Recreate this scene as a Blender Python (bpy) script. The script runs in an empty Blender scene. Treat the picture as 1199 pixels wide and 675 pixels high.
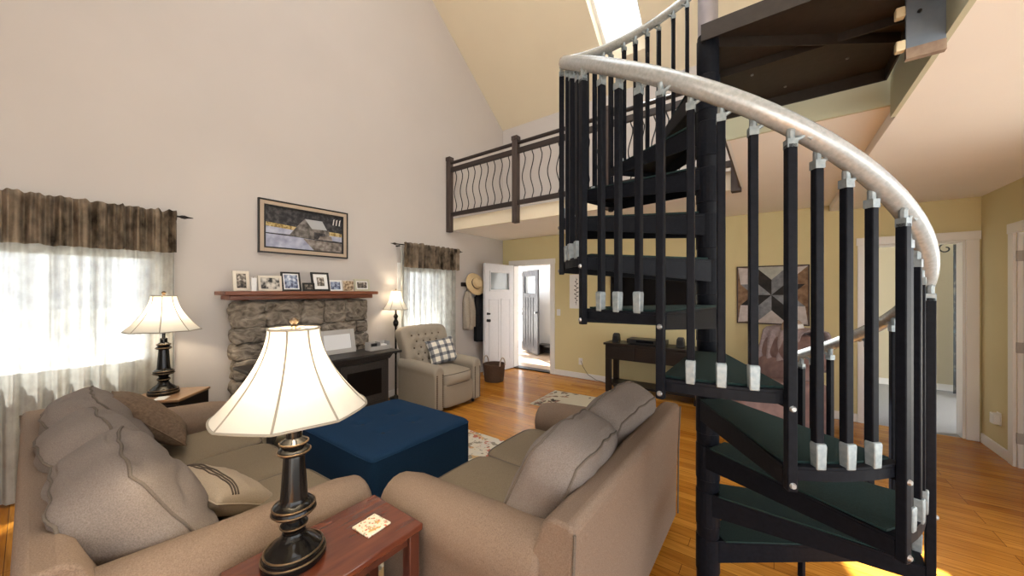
import bpy, bmesh, math, random
from mathutils import Vector, Matrix, Euler, noise
C = bpy.context.scene.collection
R = math.radians
PI = math.pi

# ------------------------------------------------------------------ mesh builder
class G:
    def __init__(self):
        self.b = bmesh.new()
        self.mi = 0
    def face(self, vs):
        try:
            f = self.b.faces.new(vs); f.material_index = self.mi; return f
        except ValueError:
            return None
    def box(self, x0, x1, y0, y1, z0, z1, M=None):
        P = [Vector((x, y, z)) for x in (x0, x1) for y in (y0, y1) for z in (z0, z1)]
        if M is not None: P = [M @ p for p in P]
        v = [self.b.verts.new(p) for p in P]
        for q in ((0, 1, 3, 2), (4, 6, 7, 5), (0, 4, 5, 1), (2, 3, 7, 6), (0, 2, 6, 4), (1, 5, 7, 3)):
            self.face([v[i] for i in q])
        return self
    def loops(self, rings, closed=True, cap=True):
        V = [[self.b.verts.new(p) for p in r] for r in rings]
        n = len(V[0])
        for a, b in zip(V[:-1], V[1:]):
            for i in range(n if closed else n - 1):
                j = (i + 1) % n
                self.face([a[i], a[j], b[j], b[i]])
        if cap and closed:
            self.face(list(reversed(V[0]))); self.face(V[-1])
        return V
    def tube(self, pts, r, n=8, sq=False, closed=False, up=None, cap=True, flat=1.0):
        pts = [Vector(p) for p in pts]
        rings = []
        prev = None
        m = len(pts)
        for i, p in enumerate(pts):
            if closed: t = pts[(i + 1) % m] - pts[i - 1]
            else: t = pts[min(i + 1, m - 1)] - pts[max(i - 1, 0)]
            t.normalize()
            if prev is None:
                a = Vector(up) if up else (Vector((0, 0, 1)) if abs(t.z) < .9 else Vector((1, 0, 0)))
                e = (a - t * a.dot(t)).normalized()
            else:
                e = (prev - t * prev.dot(t)).normalized()
            prev = e
            w = t.cross(e)
            rr = r[i] if isinstance(r, (list, tuple)) else r
            if sq:
                rings.append([p + (e * a + w * b) * rr for a, b in ((1, 1), (1, -1), (-1, -1), (-1, 1))])
            else:
                rings.append([p + (e * math.cos(2 * PI * k / n) * flat + w * math.sin(2 * PI * k / n)) * rr for k in range(n)])
        if closed: rings.append(rings[0])
        if closed:
            V = [[self.b.verts.new(p) for p in rg] for rg in rings[:-1]]
            V.append(V[0])
            k = len(V[0])
            for a, b in zip(V[:-1], V[1:]):
                for i in range(k): self.face([a[i], a[(i + 1) % k], b[(i + 1) % k], b[i]])
        else:
            self.loops(rings, True, cap)
        return self
    def lathe(self, prof, n=32, at=(0, 0, 0), cap=True):
        at = Vector(at)
        rings = [[at + Vector((r * math.cos(2 * PI * k / n), r * math.sin(2 * PI * k / n), z)) for k in range(n)] for r, z in prof]
        self.loops(rings, True, cap)
        return self
    def prism(self, poly, axis, a, b, M=None):
        def pt(p, t):
            q = {'x': (t, p[0], p[1]), 'y': (p[0], t, p[1]), 'z': (p[0], p[1], t)}[axis]
            q = Vector(q)
            return M @ q if M is not None else q
        self.loops([[pt(p, a) for p in poly], [pt(p, b) for p in poly]])
        return self
    def grid(self, fn, nu, nv, wrapu=False):
        V = [[self.b.verts.new(fn(i / nu, j / nv)) for j in range(nv + 1)] for i in range(nu + (0 if wrapu else 1))]
        L = len(V)
        for i in range(nu):
            for j in range(nv):
                a, b = V[i % L], V[(i + 1) % L]
                self.face([a[j], b[j], b[j + 1], a[j + 1]])
        return V
    def puff(self, fn, n=12):
        seen = {}
        def vert(p):
            k = tuple(round(c * 1000) for c in p)
            if k not in seen: seen[k] = self.b.verts.new(fn(*p))
            return seen[k]
        for ax in range(3):
            for s in (-1, 1):
                for i in range(n):
                    for j in range(n):
                        q = []
                        for (di, dj) in ((0, 0), (1, 0), (1, 1), (0, 1)):
                            u, w = -1 + 2 * (i + di) / n, -1 + 2 * (j + dj) / n
                            p = [0, 0, 0]; p[ax] = s; p[(ax + 1) % 3] = u; p[(ax + 2) % 3] = w
                            q.append(vert(p))
                        if s < 0: q.reverse()
                        self.face(q)
        return self
    def done(self, name, mat, parent=None, smooth=False, bevel=0, seg=2, sub=0, angle=38, solid=0):
        bmesh.ops.recalc_face_normals(self.b, faces=self.b.faces[:])
        me = bpy.data.meshes.new(name)
        self.b.to_mesh(me); self.b.free()
        for m in (mat if isinstance(mat, (list, tuple)) else [mat]): me.materials.append(m)
        if smooth or bevel:
            for p in me.polygons: p.use_smooth = True
            if smooth != 'all': me.set_sharp_from_angle(angle=R(angle))
        o = bpy.data.objects.new(name, me); C.objects.link(o)
        if parent is not None: o.parent = parent
        if solid:
            m = o.modifiers.new('solid', 'SOLIDIFY'); m.thickness = solid; m.offset = 0
        if bevel:
            m = o.modifiers.new('bevel', 'BEVEL'); m.width = bevel; m.segments = seg
            m.limit_method = 'ANGLE'; m.angle_limit = R(35)
        if sub:
            m = o.modifiers.new('sub', 'SUBSURF'); m.levels = sub; m.render_levels = sub
        return o

def tag(o, label, cat=None, group=None, kind=None):
    o['label'] = label
    if cat: o['category'] = cat
    if group: o['group'] = group
    if kind: o['kind'] = kind
    return o
def thing(name, label, cat, loc=(0, 0, 0), rz=0, group=None, rot=None):
    o = bpy.data.objects.new(name, None); C.objects.link(o)
    o.empty_display_size = .1
    o.location = loc; o.rotation_euler = rot if rot else (0, 0, rz)
    return tag(o, label, cat, group)
def struct(o, label=None):
    o['kind'] = 'structure'
    if label: o['label'] = label
    return o
def dup(root, loc, rz=0, label=None):
    r = root.copy(); C.objects.link(r); r.location = loc; r.rotation_euler = (0, 0, rz)
    if label: r['label'] = label
    for ch in list(root.children):
        c = ch.copy(); C.objects.link(c); c.parent = r
        for g in ch.children:
            d = g.copy(); C.objects.link(d); d.parent = c
    return r

# ------------------------------------------------------------------ materials
def mat(name, col=(.5, .5, .5), rough=.6, metal=0, spec=.5, coat=0):
    m = bpy.data.materials.new(name); m.use_nodes = True
    b = m.node_tree.nodes['Principled BSDF']
    b.inputs['Base Color'].default_value = (*col, 1)
    b.inputs['Roughness'].default_value = rough
    b.inputs['Metallic'].default_value = metal
    b.inputs['Specular IOR Level'].default_value = spec
    b.inputs['Coat Weight'].default_value = coat
    return m
def N(m, t, **k):
    n = m.node_tree.nodes.new(t)
    for a, v in k.items(): setattr(n, a, v)
    return n
def coords(m, scale=(1, 1, 1), rot=(0, 0, 0), world=False):
    mp = N(m, 'ShaderNodeMapping'); mp.inputs['Scale'].default_value = scale; mp.inputs['Rotation'].default_value = rot
    if world:
        g = N(m, 'ShaderNodeNewGeometry'); m.node_tree.links.new(g.outputs['Position'], mp.inputs['Vector'])
    else:
        tc = N(m, 'ShaderNodeTexCoord'); m.node_tree.links.new(tc.outputs['Object'], mp.inputs['Vector'])
    return mp.outputs['Vector']
def noisy(name, c1, c2, scale=20, rough=.8, bump=.2, stretch=(1, 1, 1), detail=4, dist=.01, metal=0, spec=.4, coat=0, lo=.35, hi=.65, world=False, fine=0):
    m = mat(name, c1, rough, metal, spec, coat); L = m.node_tree.links
    b = m.node_tree.nodes['Principled BSDF']
    v = coords(m, stretch, world=world)
    n = N(m, 'ShaderNodeTexNoise'); n.inputs['Scale'].default_value = scale; n.inputs['Detail'].default_value = detail
    L.new(v, n.inputs['Vector'])
    r = N(m, 'ShaderNodeValToRGB')
    r.color_ramp.elements[0].position = lo; r.color_ramp.elements[1].position = hi
    r.color_ramp.elements[0].color = (*c1, 1); r.color_ramp.elements[1].color = (*c2, 1)
    L.new(n.outputs['Fac'], r.inputs['Fac']); L.new(r.outputs['Color'], b.inputs['Base Color'])
    if bump:
        bp = N(m, 'ShaderNodeBump'); bp.inputs['Strength'].default_value = bump; bp.inputs['Distance'].default_value = dist
        src = n
        if fine:
            src = N(m, 'ShaderNodeTexNoise'); src.inputs['Scale'].default_value = fine; src.inputs['Detail'].default_value = 2
            L.new(v, src.inputs['Vector'])
        L.new(src.outputs['Fac'], bp.inputs['Height']); L.new(bp.outputs['Normal'], b.inputs['Normal'])
    return m
def wood(name, c1, c2, axis='x', rough=.35, scale=6, coat=0):
    st = {'x': (.12, 1, 1), 'y': (1, .12, 1), 'z': (1, 1, .12)}[axis]
    return noisy(name, c1, c2, scale * 5, rough, .05, st, 6, .004, coat=coat, lo=.3, hi=.7)

def paint(name, col, bump=.08):
    c2 = tuple(c * .965 for c in col)
    return noisy(name, col, c2, 1.2, .75, bump, detail=3, dist=.002, spec=.25, fine=140, world=True)

M_wall = paint('cream wall paint', (.555, .512, .485))
M_wallk = paint('khaki wall paint', (.66, .575, .325))
M_ceil = paint('ceiling paint', (.80, .70, .53))
M_soffit = paint('flat ceiling paint', (.90, .85, .79))
M_fascia = paint('sage fascia paint', (.56, .55, .40))
M_white = mat('white trim paint', (.80, .79, .77), .35)
M_door = noisy('white door paint', (.66, .66, .69), (.63, .63, .66), 30, .35, .03)
M_steel = noisy('black powder coated steel', (.005, .006, .009), (.008, .009, .013), 60, .42, .03, spec=.07)
M_steelu = noisy('brown black steel underside', (.022, .016, .012), (.03, .022, .017), 30, .5, .03)
M_pad = noisy('dark green tread carpet', (.004, .018, .017), (.008, .028, .026), 220, .95, .5, detail=2, dist=.004)
M_alu = noisy('brushed aluminium', (.33, .35, .36), (.41, .43, .44), 90, .25, .04, metal=.3)
M_shoe = noisy('silver baluster shoe', (.20, .24, .26), (.28, .32, .34), 60, .42, .05, metal=.35)
M_bolt = mat('zinc bolt', (.35, .35, .35), .35, .8)
M_poleu = noisy('skylit grey pole sleeve', (.30, .29, .33), (.36, .35, .40), 15, .3, .03, metal=.3)  # wrapped upper pole, with the skylight's brightness put into its grey
M_plate = noisy('blue grey steel plate', (.16, .20, .26), (.20, .24, .30), 14, .45, .05, metal=.3)
M_rustwood = wood('bare wood strip', (.22, .15, .11), (.32, .24, .18), 'y', .8)
M_pad_cream = mat('cream rubber block', (.74, .63, .42), .7)
M_railwood = wood('dark brown railing wood', (.02, .013, .011), (.036, .025, .021), 'x', .5)
M_postwood = wood('brown grey post wood', (.045, .030, .025), (.07, .05, .043), 'z', .55)
M_iron = mat('black iron', (.015, .014, .015), .45, .4)
M_glass = None
def glass(name, tint=(.95, .98, 1.0), refl=.12):
    m = bpy.data.materials.new(name); m.use_nodes = True
    nt = m.node_tree; nt.nodes.clear()
    o = nt.nodes.new('ShaderNodeOutputMaterial'); mx = nt.nodes.new('ShaderNodeMixShader')
    t = nt.nodes.new('ShaderNodeBsdfTransparent'); g = nt.nodes.new('ShaderNodeBsdfGlossy')
    t.inputs['Color'].default_value = (*tint, 1); g.inputs['Roughness'].default_value = .03
    mx.inputs[0].default_value = refl
    nt.links.new(t.outputs[0], mx.inputs[1]); nt.links.new(g.outputs[0], mx.inputs[2]); nt.links.new(mx.outputs[0], o.inputs[0])
    return m
M_glass = glass('window glass', refl=.06)
def sheer(name, c1, c2, t_lo, t_hi, transl, vs=(6, 55, .8)):  # light and dark of the folds put into vertical colour stripes
    m = bpy.data.materials.new(name); m.use_nodes = True
    nt = m.node_tree; nt.nodes.clear(); L = nt.links
    o = nt.nodes.new('ShaderNodeOutputMaterial')
    tr = nt.nodes.new('ShaderNodeBsdfTransparent'); tl = nt.nodes.new('ShaderNodeBsdfTranslucent'); df = nt.nodes.new('ShaderNodeBsdfDiffuse')
    n = nt.nodes.new('ShaderNodeTexNoise'); n.inputs['Scale'].default_value = 1; n.inputs['Detail'].default_value = 5
    L.new(coords(m, vs), n.inputs['Vector'])
    n2 = nt.nodes.new('ShaderNodeTexNoise'); n2.inputs['Scale'].default_value = 9; n2.inputs['Detail'].default_value = 6
    L.new(coords(m, (1, 1.6, 1)), n2.inputs['Vector'])
    r = nt.nodes.new('ShaderNodeValToRGB'); r.color_ramp.elements[0].position = .35; r.color_ramp.elements[1].position = .65
    r.color_ramp.elements[0].color = (*c1, 1); r.color_ramp.elements[1].color = (*c2, 1)
    ad = nt.nodes.new('ShaderNodeMath'); ad.operation = 'ADD'; ml = nt.nodes.new('ShaderNodeMath'); ml.operation = 'MULTIPLY'; ml.inputs[1].default_value = .5
    L.new(n.outputs['Fac'], ad.inputs[0]); L.new(n2.outputs['Fac'], ad.inputs[1]); L.new(ad.outputs[0], ml.inputs[0])
    L.new(ml.outputs[0], r.inputs['Fac'])
    L.new(r.outputs['Color'], tl.inputs['Color']); L.new(r.outputs['Color'], df.inputs['Color'])
    mr = nt.nodes.new('ShaderNodeMapRange'); mr.inputs['From Min'].default_value = .33; mr.inputs['From Max'].default_value = .67
    mr.inputs['To Min'].default_value = t_lo; mr.inputs['To Max'].default_value = t_hi; L.new(n.outputs['Fac'], mr.inputs['Value'])
    a = nt.nodes.new('ShaderNodeMixShader'); b = nt.nodes.new('ShaderNodeMixShader')
    a.inputs[0].default_value = transl; L.new(mr.outputs['Result'], b.inputs[0])
    L.new(df.outputs[0], a.inputs[1]); L.new(tl.outputs[0], a.inputs[2])
    L.new(a.outputs[0], b.inputs[1]); L.new(tr.outputs[0], b.inputs[2]); L.new(b.outputs[0], o.inputs[0])
    return m
M_sheer = sheer('taupe sheer voile', (.32, .31, .28), (.55, .54, .50), .02, .22, .22, (6, 24, .3))
M_val = sheer('unlit taupe header voile', (.035, .026, .018), (.40, .31, .225), .0, .10, .3, (6, 26, .45))  # darker copy of the curtain cloth for the part without window light

# oak floor
def floor_mat():
    m = mat('glossy oak strip floor', (.4, .2, .06), .2, spec=.16, coat=.04); L = m.node_tree.links
    b = m.node_tree.nodes['Principled BSDF']
    v = coords(m)
    br = N(m, 'ShaderNodeTexBrick'); L.new(v, br.inputs['Vector'])
    br.inputs['Scale'].default_value = 1; br.inputs['Brick Width'].default_value = 1.1; br.inputs['Row Height'].default_value = .085
    br.inputs['Mortar Size'].default_value = .0018; br.inputs['Mortar Smooth'].default_value = .3; br.inputs['Bias'].default_value = 0
    br.offset = .37; br.offset_frequency = 3
    br.inputs['Color1'].default_value = (.40, .15, .016, 1); br.inputs['Color2'].default_value = (.60, .27, .04, 1)
    br.inputs['Mortar'].default_value = (.12, .045, .008, 1)
    v2 = coords(m, (1.2, 16, 1))
    n = N(m, 'ShaderNodeTexNoise'); n.inputs['Scale'].default_value = 3; n.inputs['Detail'].default_value = 6; L.new(v2, n.inputs['Vector'])
    mx = N(m, 'ShaderNodeMix', data_type='RGBA', blend_type='MULTIPLY'); mx.inputs[0].default_value = .6
    rp = N(m, 'ShaderNodeValToRGB'); rp.color_ramp.elements[0].color = (.55, .45, .35, 1); rp.color_ramp.elements[1].color = (1.1, 1.1, 1.1, 1)
    rp.color_ramp.elements[0].position = .3; rp.color_ramp.elements[1].position = .62
    L.new(n.outputs['Fac'], rp.inputs['Fac'])
    L.new(br.outputs['Color'], mx.inputs[6]); L.new(rp.outputs['Color'], mx.inputs[7]); L.new(mx.outputs[2], b.inputs['Base Color'])
    bp = N(m, 'ShaderNodeBump'); bp.inputs['Strength'].default_value = .12; bp.inputs['Distance'].default_value = .002; bp.invert = True
    L.new(br.outputs['Fac'], bp.inputs['Height']); L.new(bp.outputs['Normal'], b.inputs['Normal'])
    return m
M_floor = floor_mat()

# ------------------------------------------------------------------ room numbers
XL, YB, XR = -4.38, 5.63, 1.665          # left wall, back wall, right wall (inner faces)
YR = -1.7                                # rear of the room, behind the camera
ZC, ZC2 = 2.517, 2.446                    # ceiling under the loft, lower ceiling at the right
ZL = 2.71                                # loft floor
YLOFT, XSIDE, YNEAR, XFAC = 4.20, -.24, 2.80, .53
EAVE, PITCH = 4.72, .777
YRIDGE = 1.95
def roofz(y): return EAVE + PITCH * (YB - y) if y >= YRIDGE else EAVE + PITCH * (YB - YRIDGE) - PITCH * (YRIDGE - y)
T = .16

def wall_cells(g, axis, pos0, pos1, a0, a1, z0, z1, holes):
    A = sorted({a0, a1, *[h[0] for h in holes], *[h[1] for h in holes]})
    Z = sorted({z0, z1, *[h[2] for h in holes], *[h[3] for h in holes]})
    for i in range(len(A) - 1):
        for j in range(len(Z) - 1):
            am, zm = (A[i] + A[i + 1]) / 2, (Z[j] + Z[j + 1]) / 2
            if any(h[0] < am < h[1] and h[2] < zm < h[3] for h in holes): continue
            if axis == 'x': g.box(pos0, pos1, A[i], A[i + 1], Z[j], Z[j + 1])
            else: g.box(A[i], A[i + 1], pos0, pos1, Z[j], Z[j + 1])
    bmesh.ops.remove_doubles(g.b, verts=g.b.verts[:], dist=1e-5)
def clean_wall(g):
    g.b.verts.index_update()
    fs = {}
    for f in g.b.faces: fs.setdefault(tuple(sorted(v.index for v in f.verts)), []).append(f)
    kill = [f for l in fs.values() if len(l) > 1 for f in l]
    bmesh.ops.delete(g.b, geom=kill, context='FACES')

# unseen rear wall added to limit frontal light, with an opening added for daylight
g = G(); wall_cells(g, 'y', YR - T, YR, XL - T, 4.56, 0, roofz(YR - T), [(.6, 4.2, .05, 2.3)]); clean_wall(g)
struct(g.done('wall_rear', M_wall))
# windows
W1 = (-1.25, .70, .86, 1.83)             # y0 y1 z0 z1 on the left wall
W2 = (3.22, 4.12, .70, 1.84)
ED = (-4.12, -3.27, 0, 2.01)             # entry door opening on the back wall
RD = (.855, 1.565, 0, 2.02)              # bedroom doorway on the back wall

g = G(); g.box(XL - T, XR + T, YR, YB + .02, -.1, 0)
struct(g.done('floor', M_floor))
g = G(); wall_cells(g, 'x', XL - T, XL, YR, YB + T, 0, 2.6, [W1, W2]); clean_wall(g)
g.prism([(YR, 2.6), (YB + T, 2.6), (YB + T, roofz(YB + T)), (YRIDGE, roofz(YRIDGE)), (YR, roofz(YR))], 'x', XL - T, XL)
struct(g.done('wall_left', M_wall))
g = G(); wall_cells(g, 'y', YB, YB + T, XL, XR + T, 0, 2.6, [ED, RD]); clean_wall(g)
struct(g.done('wall_back', M_wallk))
g = G(); g.box(XL, 4.56, YB, YB + T, 2.6, EAVE); struct(g.done('wall_loft', M_wall))
g = G(); wall_cells(g, 'x', XR, XR + T, 3.4, YB + T, 0, ZC2, [(4.12, 4.99, 0, 2.0)]); clean_wall(g)  # nearer part left out, an unseen side opening added for daylight
struct(g.done('wall_right', M_wallk))
g = G(); g.prism([(YR, ZL), (YB + T, ZL), (YB + T, roofz(YB + T)), (YRIDGE, roofz(YRIDGE)), (YR, roofz(YR))], 'x', 4.4, 4.4 + T)
struct(g.done('wall_upper_right', M_ceil))

# vaulted ceiling with the skylight opening (right half and left half around it)
SK = (-2.10, -1.46, 3.45, 5.26)
def slab(g, x0, x1, y0, y1, th=.28):
    g.prism([(y0, roofz(y0)), (y1, roofz(y1)), (y1, roofz(y1) + th), (y0, roofz(y0) + th)], 'x', x0, x1)
g = G()
slab(g, XL - T, SK[0], YRIDGE, YB + T + .4); slab(g, SK[1], 4.56, YRIDGE, YB + T + .4)
slab(g, SK[0], SK[1], YRIDGE, SK[2]); slab(g, SK[0], SK[1], SK[3], YB + T + .4)
S2 = (-3.0, 1.2, -.7, 1.75)                # unseen roof opening added behind the camera to brighten vault and walls
slab(g, XL - T, S2[0], YR - .2, YRIDGE); slab(g, S2[1], 4.56, YR - .2, YRIDGE); slab(g, S2[0], S2[1], YR - .2, S2[2]); slab(g, S2[0], S2[1], S2[3], YRIDGE)
struct(g.done('ceiling_vault', M_ceil))
g = G()
for x0, x1, y0, y1 in ((SK[0], SK[0] + .05, SK[2], SK[3]), (SK[1] - .05, SK[1], SK[2], SK[3]), (SK[0], SK[1], SK[2], SK[2] + .05), (SK[0], SK[1], SK[3] - .05, SK[3])):
    g.prism([(y0, roofz(y0) + .2), (y1, roofz(y1) + .2), (y1, roofz(y1) + .34), (y0, roofz(y0) + .34)], 'x', x0, x1)
sk = struct(g.done('window_3', M_white), 'skylight in the sloping ceiling')
g = G(); slab(g, SK[0] + .04, SK[1] - .04, SK[2] + .04, SK[3] - .04, .008)
o = g.done('pane', M_glass, sk); o.location = (0, 0, .30)

# loft floor: three slabs, ceilings below
g = G()
e = .004
g.box(XL, XSIDE, YLOFT + e, YB, ZC, ZL); g.box(XSIDE, XFAC, YNEAR + e, YB, ZC, ZL); g.box(XFAC, 4.4, YR, YB, ZC2, ZL)
struct(g.done('ceiling_loft', M_soffit))
g = G(); g.box(XL, XSIDE, YLOFT - .02, YLOFT + e, ZC, ZL)
struct(g.done('trim_1', M_ceil), 'cream fascia below the loft railing')
g = G(); g.box(XSIDE - .02, XFAC, YNEAR - .02, YNEAR + e, ZC, ZL)
g.box(XFAC - .02, XFAC, YR, YNEAR - .02, ZC2, ZL)
struct(g.done('trim_2', M_fascia), 'sage fascia around the stair opening')
g = G(); g.box(XSIDE - .02, XSIDE, YNEAR + e, YLOFT, ZC - .0, ZL)
struct(g.done('trim_3', M_white), 'white side fascia of the loft')
g = G(); g.box(XSIDE - .03, XSIDE - .02, YNEAR, YLOFT - .12, ZC - .012, ZC + .02)
struct(g.done('trim_4', M_postwood), 'dark wood strip below the loft side fascia')

# baseboards and casings
def bboard(name, pts):
    g = G()
    for (x0, x1, y0, y1) in pts: g.box(x0, x1, y0, y1, 0, .095)
    struct(g.done(name, M_white, bevel=.004))
bboard('baseboard_left', [(XL, XL + .015, YR, 1.1), (XL, XL + .015, 2.62, YB)])
bboard('baseboard_back', [(XL, ED[0] - .085, YB - .015, YB), (ED[1] + .085, RD[0] - .085, YB - .015, YB)])
bboard('baseboard_right', [(XR - .015, XR, 5.08, YB - .03)])
def casing_y(name, d, y, w=.085, th=.02):
    g = G()
    g.box(d[0] - w, d[0], y - th, y, 0, d[3]); g.box(d[1], d[1] + w, y - th, y, 0, d[3]); g.box(d[0] - w - .01, d[1] + w + .01, y - th - .004, y, d[3], d[3] + w)
    g.box(d[0], d[0] + .02, y, y + T, 0, d[3]); g.box(d[1] - .02, d[1], y, y + T, 0, d[3]); g.box(d[0] + .02, d[1] - .02, y, y + T, d[3] - .02, d[3])
    return struct(g.done(name, M_white, bevel=.003))
casing_y('trim_5', ED, YB); casing_y('trim_6', RD, YB)
g = G(); y0, y1 = 4.12, 4.99
g.box(XR - .02, XR, y1, y1 + .085, 0, 2.0); g.box(XR - .02, XR, y0 - .085, y0, 0, 2.0); g.box(XR - .024, XR, y0 - .09, y1 + .09, 2.0, 2.085)
g.box(XR, XR + T, y1 - .02, y1, 0, 2.0); g.box(XR, XR + T, y0, y0 + .02, 0, 2.0)
struct(g.done('trim_7', M_white, bevel=.003))

def window_x(name, w, nm):
    y0, y1, z0, z1 = w
    g = G()
    for a in (0,):
        g.box(XL - T, XL + .0, y0, y0 + .05, z0, z1); g.box(XL - T, XL + .0, y1 - .05, y1, z0, z1)
        g.box(XL - T, XL + .0, y0 + .05, y1 - .05, z1 - .05, z1); g.box(XL - T, XL + .03, y0 + .05, y1 - .05, z0, z0 + .05)
        for k in range(1, nm):
            yy = y0 + (y1 - y0) * k / nm
            g.box(XL - .10, XL - .05, yy - .02, yy + .02, z0 + .05, z1 - .05)
    o = struct(g.done(name, M_white, bevel=.004))
    g = G(); g.box(XL - .08, XL - .075, y0 + .04, y1 - .04, z0 + .04, z1 - .04)
    g.done('pane', M_glass, o)
    g = G(); w_ = .075
    g.box(XL, XL + .018, y0 - w_, y0, z0, z1 + w_); g.box(XL, XL + .018, y1, y1 + w_, z0, z1 + w_); g.box(XL, XL + .018, y0, y1, z1, z1 + w_); g.box(XL, XL + .018, y0 - w_, y1 + w_, z0 - w_, z0)
    g.done('casing', M_white, o, bevel=.003)
window_x('window_1', W1, 2); window_x('window_2', W2, 1)

# ---- beyond the entry door: a light porch room
M_tile = noisy('pale wood tile', (.34, .24, .16), (.44, .33, .24), 5, .3, .03, (1, .3, 1), world=True)
g = G(); g.box(-8.2, -2.6, YB + .02, 7.6, -.1, -.002); struct(g.done('floor_porch', M_tile))
SD = (-6.0, -5.06, 0, 2.02)
M_porch = paint('white porch paint', (.78, .78, .80))
g = G(); wall_cells(g, 'y', 7.45, 7.6, -8.2, -2.6, 0, 2.5, [SD]); clean_wall(g); struct(g.done('wall_porch_far', M_porch))
g = G(); g.box(-8.2, -2.6, YB + T, 7.0, 2.5, 2.6); struct(g.done('ceiling_porch_sun_block', M_porch))  # unseen roof put in to block the sun, far end left open
g = G(); g.box(-2.75, -2.6, YB + T, 7.45, 0, 2.5); struct(g.done('wall_porch_right', M_porch))
casing_y('trim_8', SD, 7.45)
# storm door with a mid rail in the far porch doorway
g = G()
for a in ((SD[0] + .03, SD[0] + .12, .02, 1.98), (SD[1] - .12, SD[1] - .03, .02, 1.98), (SD[0] + .12, SD[1] - .12, .02, .22), (SD[0] + .12, SD[1] - .12, .88, .96), (SD[0] + .12, SD[1] - .12, 1.02, 1.07), (SD[0] + .12, SD[1] - .12, 1.88, 1.98)):
    g.box(a[0], a[1], 7.52, 7.56, a[2], a[3])
sd = struct(g.done('door_4', M_white, bevel=.004), 'white glazed storm door')
g = G(); g.box(SD[0] + .1, SD[1] - .1, 7.537, 7.543, .2, 1.9); g.done('pane', M_glass, sd)
# ---- bedroom beyond the right doorway
M_carpet = noisy('blue grey carpet', (.30, .31, .33), (.40, .41, .43), 150, .95, .4, detail=3)
g = G(); g.box(.2, 4.2, YB + T, 8.3, -.1, -.001); g.box(RD[0], RD[1], YB + .02, YB + T, -.1, -.001); struct(g.done('floor_bedroom', M_carpet))
g = G(); g.box(.2, 4.2, 8.2, 8.35, 0, 2.45); struct(g.done('wall_bedroom_far', paint('beige bedroom paint', (.58, .52, .38))))
g = G(); g.box(.05, .2, YB + T, 8.35, 0, 2.45); struct(g.done('wall_bedroom_left', M_wallk))
g = G(); g.box(.05, 4.2, YB + T, 8.35, 2.45, 2.55); struct(g.done('ceiling_bedroom', M_soffit))
g = G(); g.box(.2, 4.2, 8.185, 8.2, 0, .095); struct(g.done('baseboard_bedroom', M_white))
# outside ground, made pale to bounce daylight up to the ceilings
g = G(); g.box(-60, 60, -60, 60, -.5, -.42)
struct(g.done('ground_outside', noisy('pale bounce ground', (.40, .40, .38), (.47, .47, .45), 2, .95, .2, world=True)))
# ------------------------------------------------------------------ spiral staircase
PX, PY, YAW = -.247, 1.867, 36.4
RAD = .66
RISE = .212
def tz(n): return 1.007 + RISE * (n - 5)
def tang(n): return -87 - 28.8 * (n - 5) + YAW + (8 if n == 2 else 0)            # world angle of the middle of tread n
def polar(a, r, z): return Vector((r * math.cos(R(a)), r * math.sin(R(a)), z))
def railz(camang):                                        # height of the baluster tops at an angle seen from the camera side
    z = 2.085 + .0075 * (-118 - camang)
    if camang > -45: z += .0016 * (camang + 45)
    return z
ST = thing('spiral_staircase', 'black steel spiral staircase with silver handrail and dark green treads rising to the loft', 'staircase', (PX, PY, 0))
g = G(); g.lathe([(.044, 0), (.044, 2.68)], 32); g.lathe([(.14, 0), (.14, .012), (.06, .014)], 32)
for k in range(0, 13):
    z = .02 + RISE * k + .12
    if z < 2.6: g.lathe([(.0455, z), (.0468, z + .002), (.0468, z + .19), (.0455, z + .192)], 32)
pole = g.done('pole', M_steel, ST, smooth=True)
g = G(); g.lathe([(.042, 2.68), (.042, 3.85), (.02, 3.87)], 32)
o = g.done('pole_sleeve', M_poleu, ST, smooth=True); o['label'] = 'grey upper length of the pole'
HALF = 15.6
def tread(n):
    a0, z = tang(n), tz(n)
    A = [a0 - HALF + 2 * HALF * k / 8 for k in range(9)]
    ro = RAD
    g = G()
    top = [polar(a0 + 90, .045, 0), polar(a0 - 90, .045, 0)]
    poly = [polar(a0 - 70, .05, 0)] + [polar(a, ro, 0) for a in A] + [polar(a0 + 70, .05, 0)]
    g.loops([[p + Vector((0, 0, z - .008)) for p in poly], [p + Vector((0, 0, z)) for p in poly]])
    # side flanges that taper towards the tip
    for s, p in ((-1, poly[0]), (1, poly[-1])):
        tip = polar(a0 + s * HALF, ro, 0)
        d = (tip - p).normalized(); nrm = Vector((-d.y, d.x, 0)) * (-s) * .006
        q = [p + Vector((0, 0, z - .009)), tip + Vector((0, 0, z - .009)), tip + Vector((0, 0, z - .055)), p + Vector((0, 0, z - .10))]
        g.loops([[v for v in q], [v + nrm for v in q]])
    rim_o = [polar(a, ro, z - .009) for a in A]; 
    g.loops([rim_o, [p - Vector((0, 0, .03)) for p in rim_o], [polar(a, ro - .006, z - .039) for a in A], [polar(a, ro - .006, z - .009) for a in A], rim_o], closed=False, cap=False)
    g.lathe([(.047, z - .16), (.050, z - .158), (.050, z - .002), (.047, z)], 24)
    t = g.done('tread', M_steel, ST)
    g = G()
    poly = [polar(a0 - 55, .075, 0)] + [polar(a0 + (a - a0) * .95, ro - .022, 0) for a in A] + [polar(a0 + 55, .075, 0)]
    g.loops([[p + Vector((0, 0, z + .0005)) for p in poly], [p + Vector((0, 0, z + .007)) for p in poly]])
    g.done('carpet_pad', M_pad, t)['label'] = 'dark green carpet top'
    return t
TR = {n: tread(n) for n in range(2, 13)}

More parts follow.
